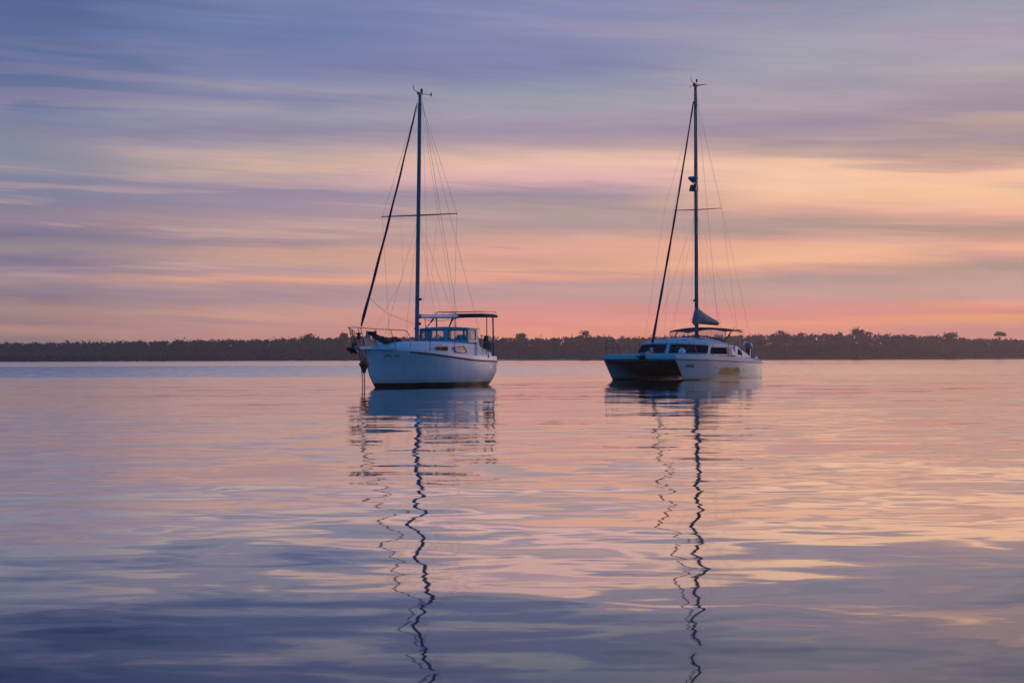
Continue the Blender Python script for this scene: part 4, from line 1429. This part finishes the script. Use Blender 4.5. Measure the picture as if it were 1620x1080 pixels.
# ------------------------------------------------------------------ the far shore: low land, beach, one long gum wood
def top_row(px):
    """row of the tree tops in the photograph's frame, for building heights"""
    return hermite(px, [-500, 0, 100, 200, 300, 400, 480, 560, 700, 790, 850, 950, 1010, 1120, 1200, 1300, 1350, 1450, 1500, 1560, 1620, 2100],
                   [544, 542, 541, 540, 537, 536, 533, 532, 532, 533, 534, 531, 532, 530, 528, 527, 526, 530, 532, 535, 536, 542])


def wood_height(x, d):
    px = 810 + FPX * x / d
    return CAM_H + (566 - .0028 * (px - 810) - top_row(px)) * d / FPX


g = G()
rows = []
nx = 161
for d, z in ((SHORE_Y - 5, -.6), (SHORE_Y, .02), (SHORE_Y + 5, .7), (SHORE_Y + 20, 1.6), (SHORE_Y + 58, 3.0), (SHORE_Y + 72, 8.0), (SHORE_Y + 300, 8.2), (SHORE_Y + 1500, 8.4)):
    rows.append([(-1500 + 3000 * i / (nx - 1), d + (3 * math.sin(i * .7) + 2 * math.sin(i * 2.3) if d < SHORE_Y + 10 else 0), z) for i in range(nx)])
g.loft(rows, closed=False, cap0=False, cap1=False)
tag(g.build('shore', M['shore'], None, smooth=True), kind='structure')

# narrow strips of pale beach at the water's edge
g = G()
for x0, x1 in ((-150, -80), (-18, 8), (20, 34), (62, 66)):
    n = 24
    a, b_ = [], []
    for i in range(n + 1):
        x = x0 + (x1 - x0) * i / n
        w_ = math.sin(math.pi * i / n) ** .5
        dy = 3 * math.sin(x * .11)
        a.append((x, SHORE_Y - 7 + dy, -.05)); b_.append((x, SHORE_Y - 5 + dy, .12 + .55 * w_ * (.7 + .3 * math.sin(x))))
    c = [(p[0], p[1] + 4, p[2] - .05) for p in b_]
    g.loft([a, b_, c], closed=False, cap0=False, cap1=False)
tag(g.build('beach', M['sand'], None), kind='structure')


def leaf_quads(centers, size, jit):
    """many small randomly turned leaf-clump faces: returns verts (n*4,3)"""
    n = len(centers)
    a = rng.normal(size=(n, 3)); a /= np.linalg.norm(a, axis=1)[:, None]
    b = rng.normal(size=(n, 3)); b -= a * (a * b).sum(1)[:, None]; b /= np.linalg.norm(b, axis=1)[:, None]
    s = size * (1 + jit * (rng.random((n, 1)) - .5))
    a = a * s; b = b * s * (.5 + .6 * rng.random((n, 1)))
    return np.stack([centers - a - b * .4, centers + a * .2 - b, centers + a + b * .3, centers - a * .3 + b], axis=1).reshape(-1, 3)


def mesh_quads(name, verts, mat, extra=None):
    me = bpy.data.meshes.new(name)
    n = len(verts) // 4
    fs = [(4 * i, 4 * i + 1, 4 * i + 2, 4 * i + 3) for i in range(n)]
    vs = [tuple(v) for v in verts]
    if extra is not None:
        o = len(vs)
        vs += extra.v; fs += [tuple(i + o for i in f) for f in extra.f]
    me.from_pydata(vs, [], fs)
    mats = mat if isinstance(mat, list) else [mat]
    for m in mats: me.materials.append(m)
    if extra is not None:
        me.polygons.foreach_set('material_index', [0] * n + [1] * len(extra.f))
    o = bpy.data.objects.new(name, me); COL.objects.link(o)
    return o


def crown_points(cx, cy, z0, z1, r, n):
    """points gathered in several lumps spread over a crown"""
    k = rng.integers(4, 8)
    out = []
    for _ in range(k):
        a = rng.random() * 6.28; q = math.sqrt(rng.random()) * r * .75
        lz = z0 + (z1 - z0) * (.15 + .85 * rng.random())
        lr = r * (.28 + .30 * rng.random())
        m = max(3, n // k)
        p = rng.normal(size=(m, 3)) * [lr * .55, lr * .55, lr * .36]
        out.append(p + [cx + q * math.cos(a), cy + q * math.sin(a), min(lz, z1 - lr * .3)])
    return np.concatenate(out)


pts = []
tr = G()
x = -560.0
while x < 560:
    for row in range(6):
        d = SHORE_Y + 9 + row * 9 + rng.random() * 7
        xx = x + rng.random() * 4
        H = wood_height(xx, d)
        base = .4 + row * .25
        h = H * (.42 + .13 * row + .14 * (rng.random() - .5)) if row < 4 else H * (.95 + .06 * (rng.random() - .5))
        if row == 5 and rng.random() < .10: h *= 1.06
        r = 2.0 + 1.7 * rng.random()
        pts.append(crown_points(xx, d, h * .62, h, r, 46 if row >= 4 else 34))
        lo = h * .15
        # leaf all the way down: shrubs and saplings under the crowns
        m = 120 if row >= 4 else 34
        q = rng.random((m, 3))
        pts.append(np.stack([xx + (q[:, 0] - .5) * 5.5, d + (q[:, 1] - .5) * 6, lo + (h * .95 - lo) * q[:, 2]], axis=1))
        if rng.random() < .25:
            lean = (rng.random() - .5) * 1.5
            tr.tube([(xx, d - 3, base - 1), (xx + lean, d - 3, h * .5), (xx + lean * 1.4, d - 2, h * .92)], [.20, .14, .05], 4, cap=False)
    d = SHORE_Y + 6 + rng.random() * 4
    pts.append(crown_points(x + rng.random() * 4, d, .2, 1.6 + 1.6 * rng.random(), 2.2, 16))
    x += 3.3
P_ = np.concatenate(pts)
o = mesh_quads('gum_wood', leaf_quads(np.concatenate([P_, P_[::3] + rng.normal(size=P_[::3].shape) * .5]), .52, .9), [M['leaf'], M['bark']], tr)
tag(o, 'long low wood of gum trees lining the far shore behind the two boats', 'woodland', None, 'stuff')

# darker mangrove fringe on the nearer point at the left
pts = []
for i in range(420):
    x = -330 + 260 * rng.random()
    d = SHORE_Y - 150 + 150 * max(0, (x + 190) / 120) + 20 * rng.random()
    pts.append(crown_points(x, d, .0, 1.5 + 1.2 * rng.random() * min(1, (-70 - x) / 60), 2.6, 30))
o = mesh_quads('mangrove_fringe', leaf_quads(np.concatenate(pts), .5, .8), M['mangrove'])
tag(o, 'dark low mangrove fringe along the waterline at the left below the wood', 'mangroves', None, 'stuff')

# trees that stand clear of the skyline
def gum_tree(px, row, r, label, d=SHORE_Y + 22, flat=False, n=560):
    xx = (px - 810) / FPX * d
    H = CAM_H + (566 - .0028 * (px - 810) - row) * d / FPX
    t = empty('gum_tree', (xx, d, .6), 0, label, 'tree', 'trees standing above the far wood')
    h = H - .6
    tg = G()
    tg.tube([(0, 0, -.8), (.15, 0, h * .35), (-.1, .1, h * .65), (.1, 0, h * .9)], [.45, .36, .26, .10], 6)
    c = []
    for k in range(6 if not flat else 5):
        a = rng.random() * 6.28; q = r * (.35 + .5 * rng.random())
        z = h * (.55 + .40 * rng.random()) if not flat else h * (.87 + .08 * rng.random())
        tip = (q * math.cos(a), q * math.sin(a), z)
        tg.tube([(0, 0, h * (.5 + .2 * rng.random())), (tip[0] * .5, tip[1] * .5, z * .88), tip], [.11, .08, .04], 5)
        lr = r * .42
        c.append(rng.normal(size=(n // 6, 3)) * [lr * .55, lr * .55, lr * (.48 if not flat else .18)] + tip)
    c.append(rng.normal(size=(n // 6, 3)) * [r * .3, r * .3, r * .14] + [0, 0, h - r * .18])
    cr = mesh_quads('crown', leaf_quads(np.concatenate(c), .42, .8), M['leaf']); cr.parent = t
    tg.build('trunk', M['bark'], t)


for a in ((486, 530, 4.2, 'bushy gum tree standing above the far skyline well left of the white boat'),
          (545, 529, 3.4, 'slim gum tree above the skyline just left of the white boat\'s bow rail'),
          (825, 529.5, 3.6, 'gum tree above the skyline just right of the white boat\'s stern'),
          (925, 524.5, 4.2, 'tallest round-topped gum tree above the skyline between the two boats'),
          (1236, 524.5, 4.0, 'gum tree above the skyline just right of the catamaran\'s stern'),
          (1358, 521.5, 4.8, 'broad gum tree above the highest part of the far wood, right of the catamaran'),
          (1505, 528, 4.0, 'gum tree above the sinking skyline, second from the right edge')):
    gum_tree(*a)
gum_tree(1581, 525, 3.0, 'flat-topped gum tree on a bare trunk at the far right of the skyline', flat=True)

# ------------------------------------------------------------------ thin evening haze over the water
m, nt, N, L, P = new_mat("evening_haze")
N.remove(P)
v = N.new('ShaderNodeVolumePrincipled')
v.inputs['Color'].default_value = (1.0, .80, .70, 1)
v.inputs['Density'].default_value = .00033
v.inputs['Anisotropy'].default_value = .62
L.new(v.outputs[0], N['Material Output'].inputs['Volume'])
g = G(); g.box((0, 520, 9.5), (3400, 1260, 21))
hz = g.build('haze', m)
tag(hz, kind='stuff')
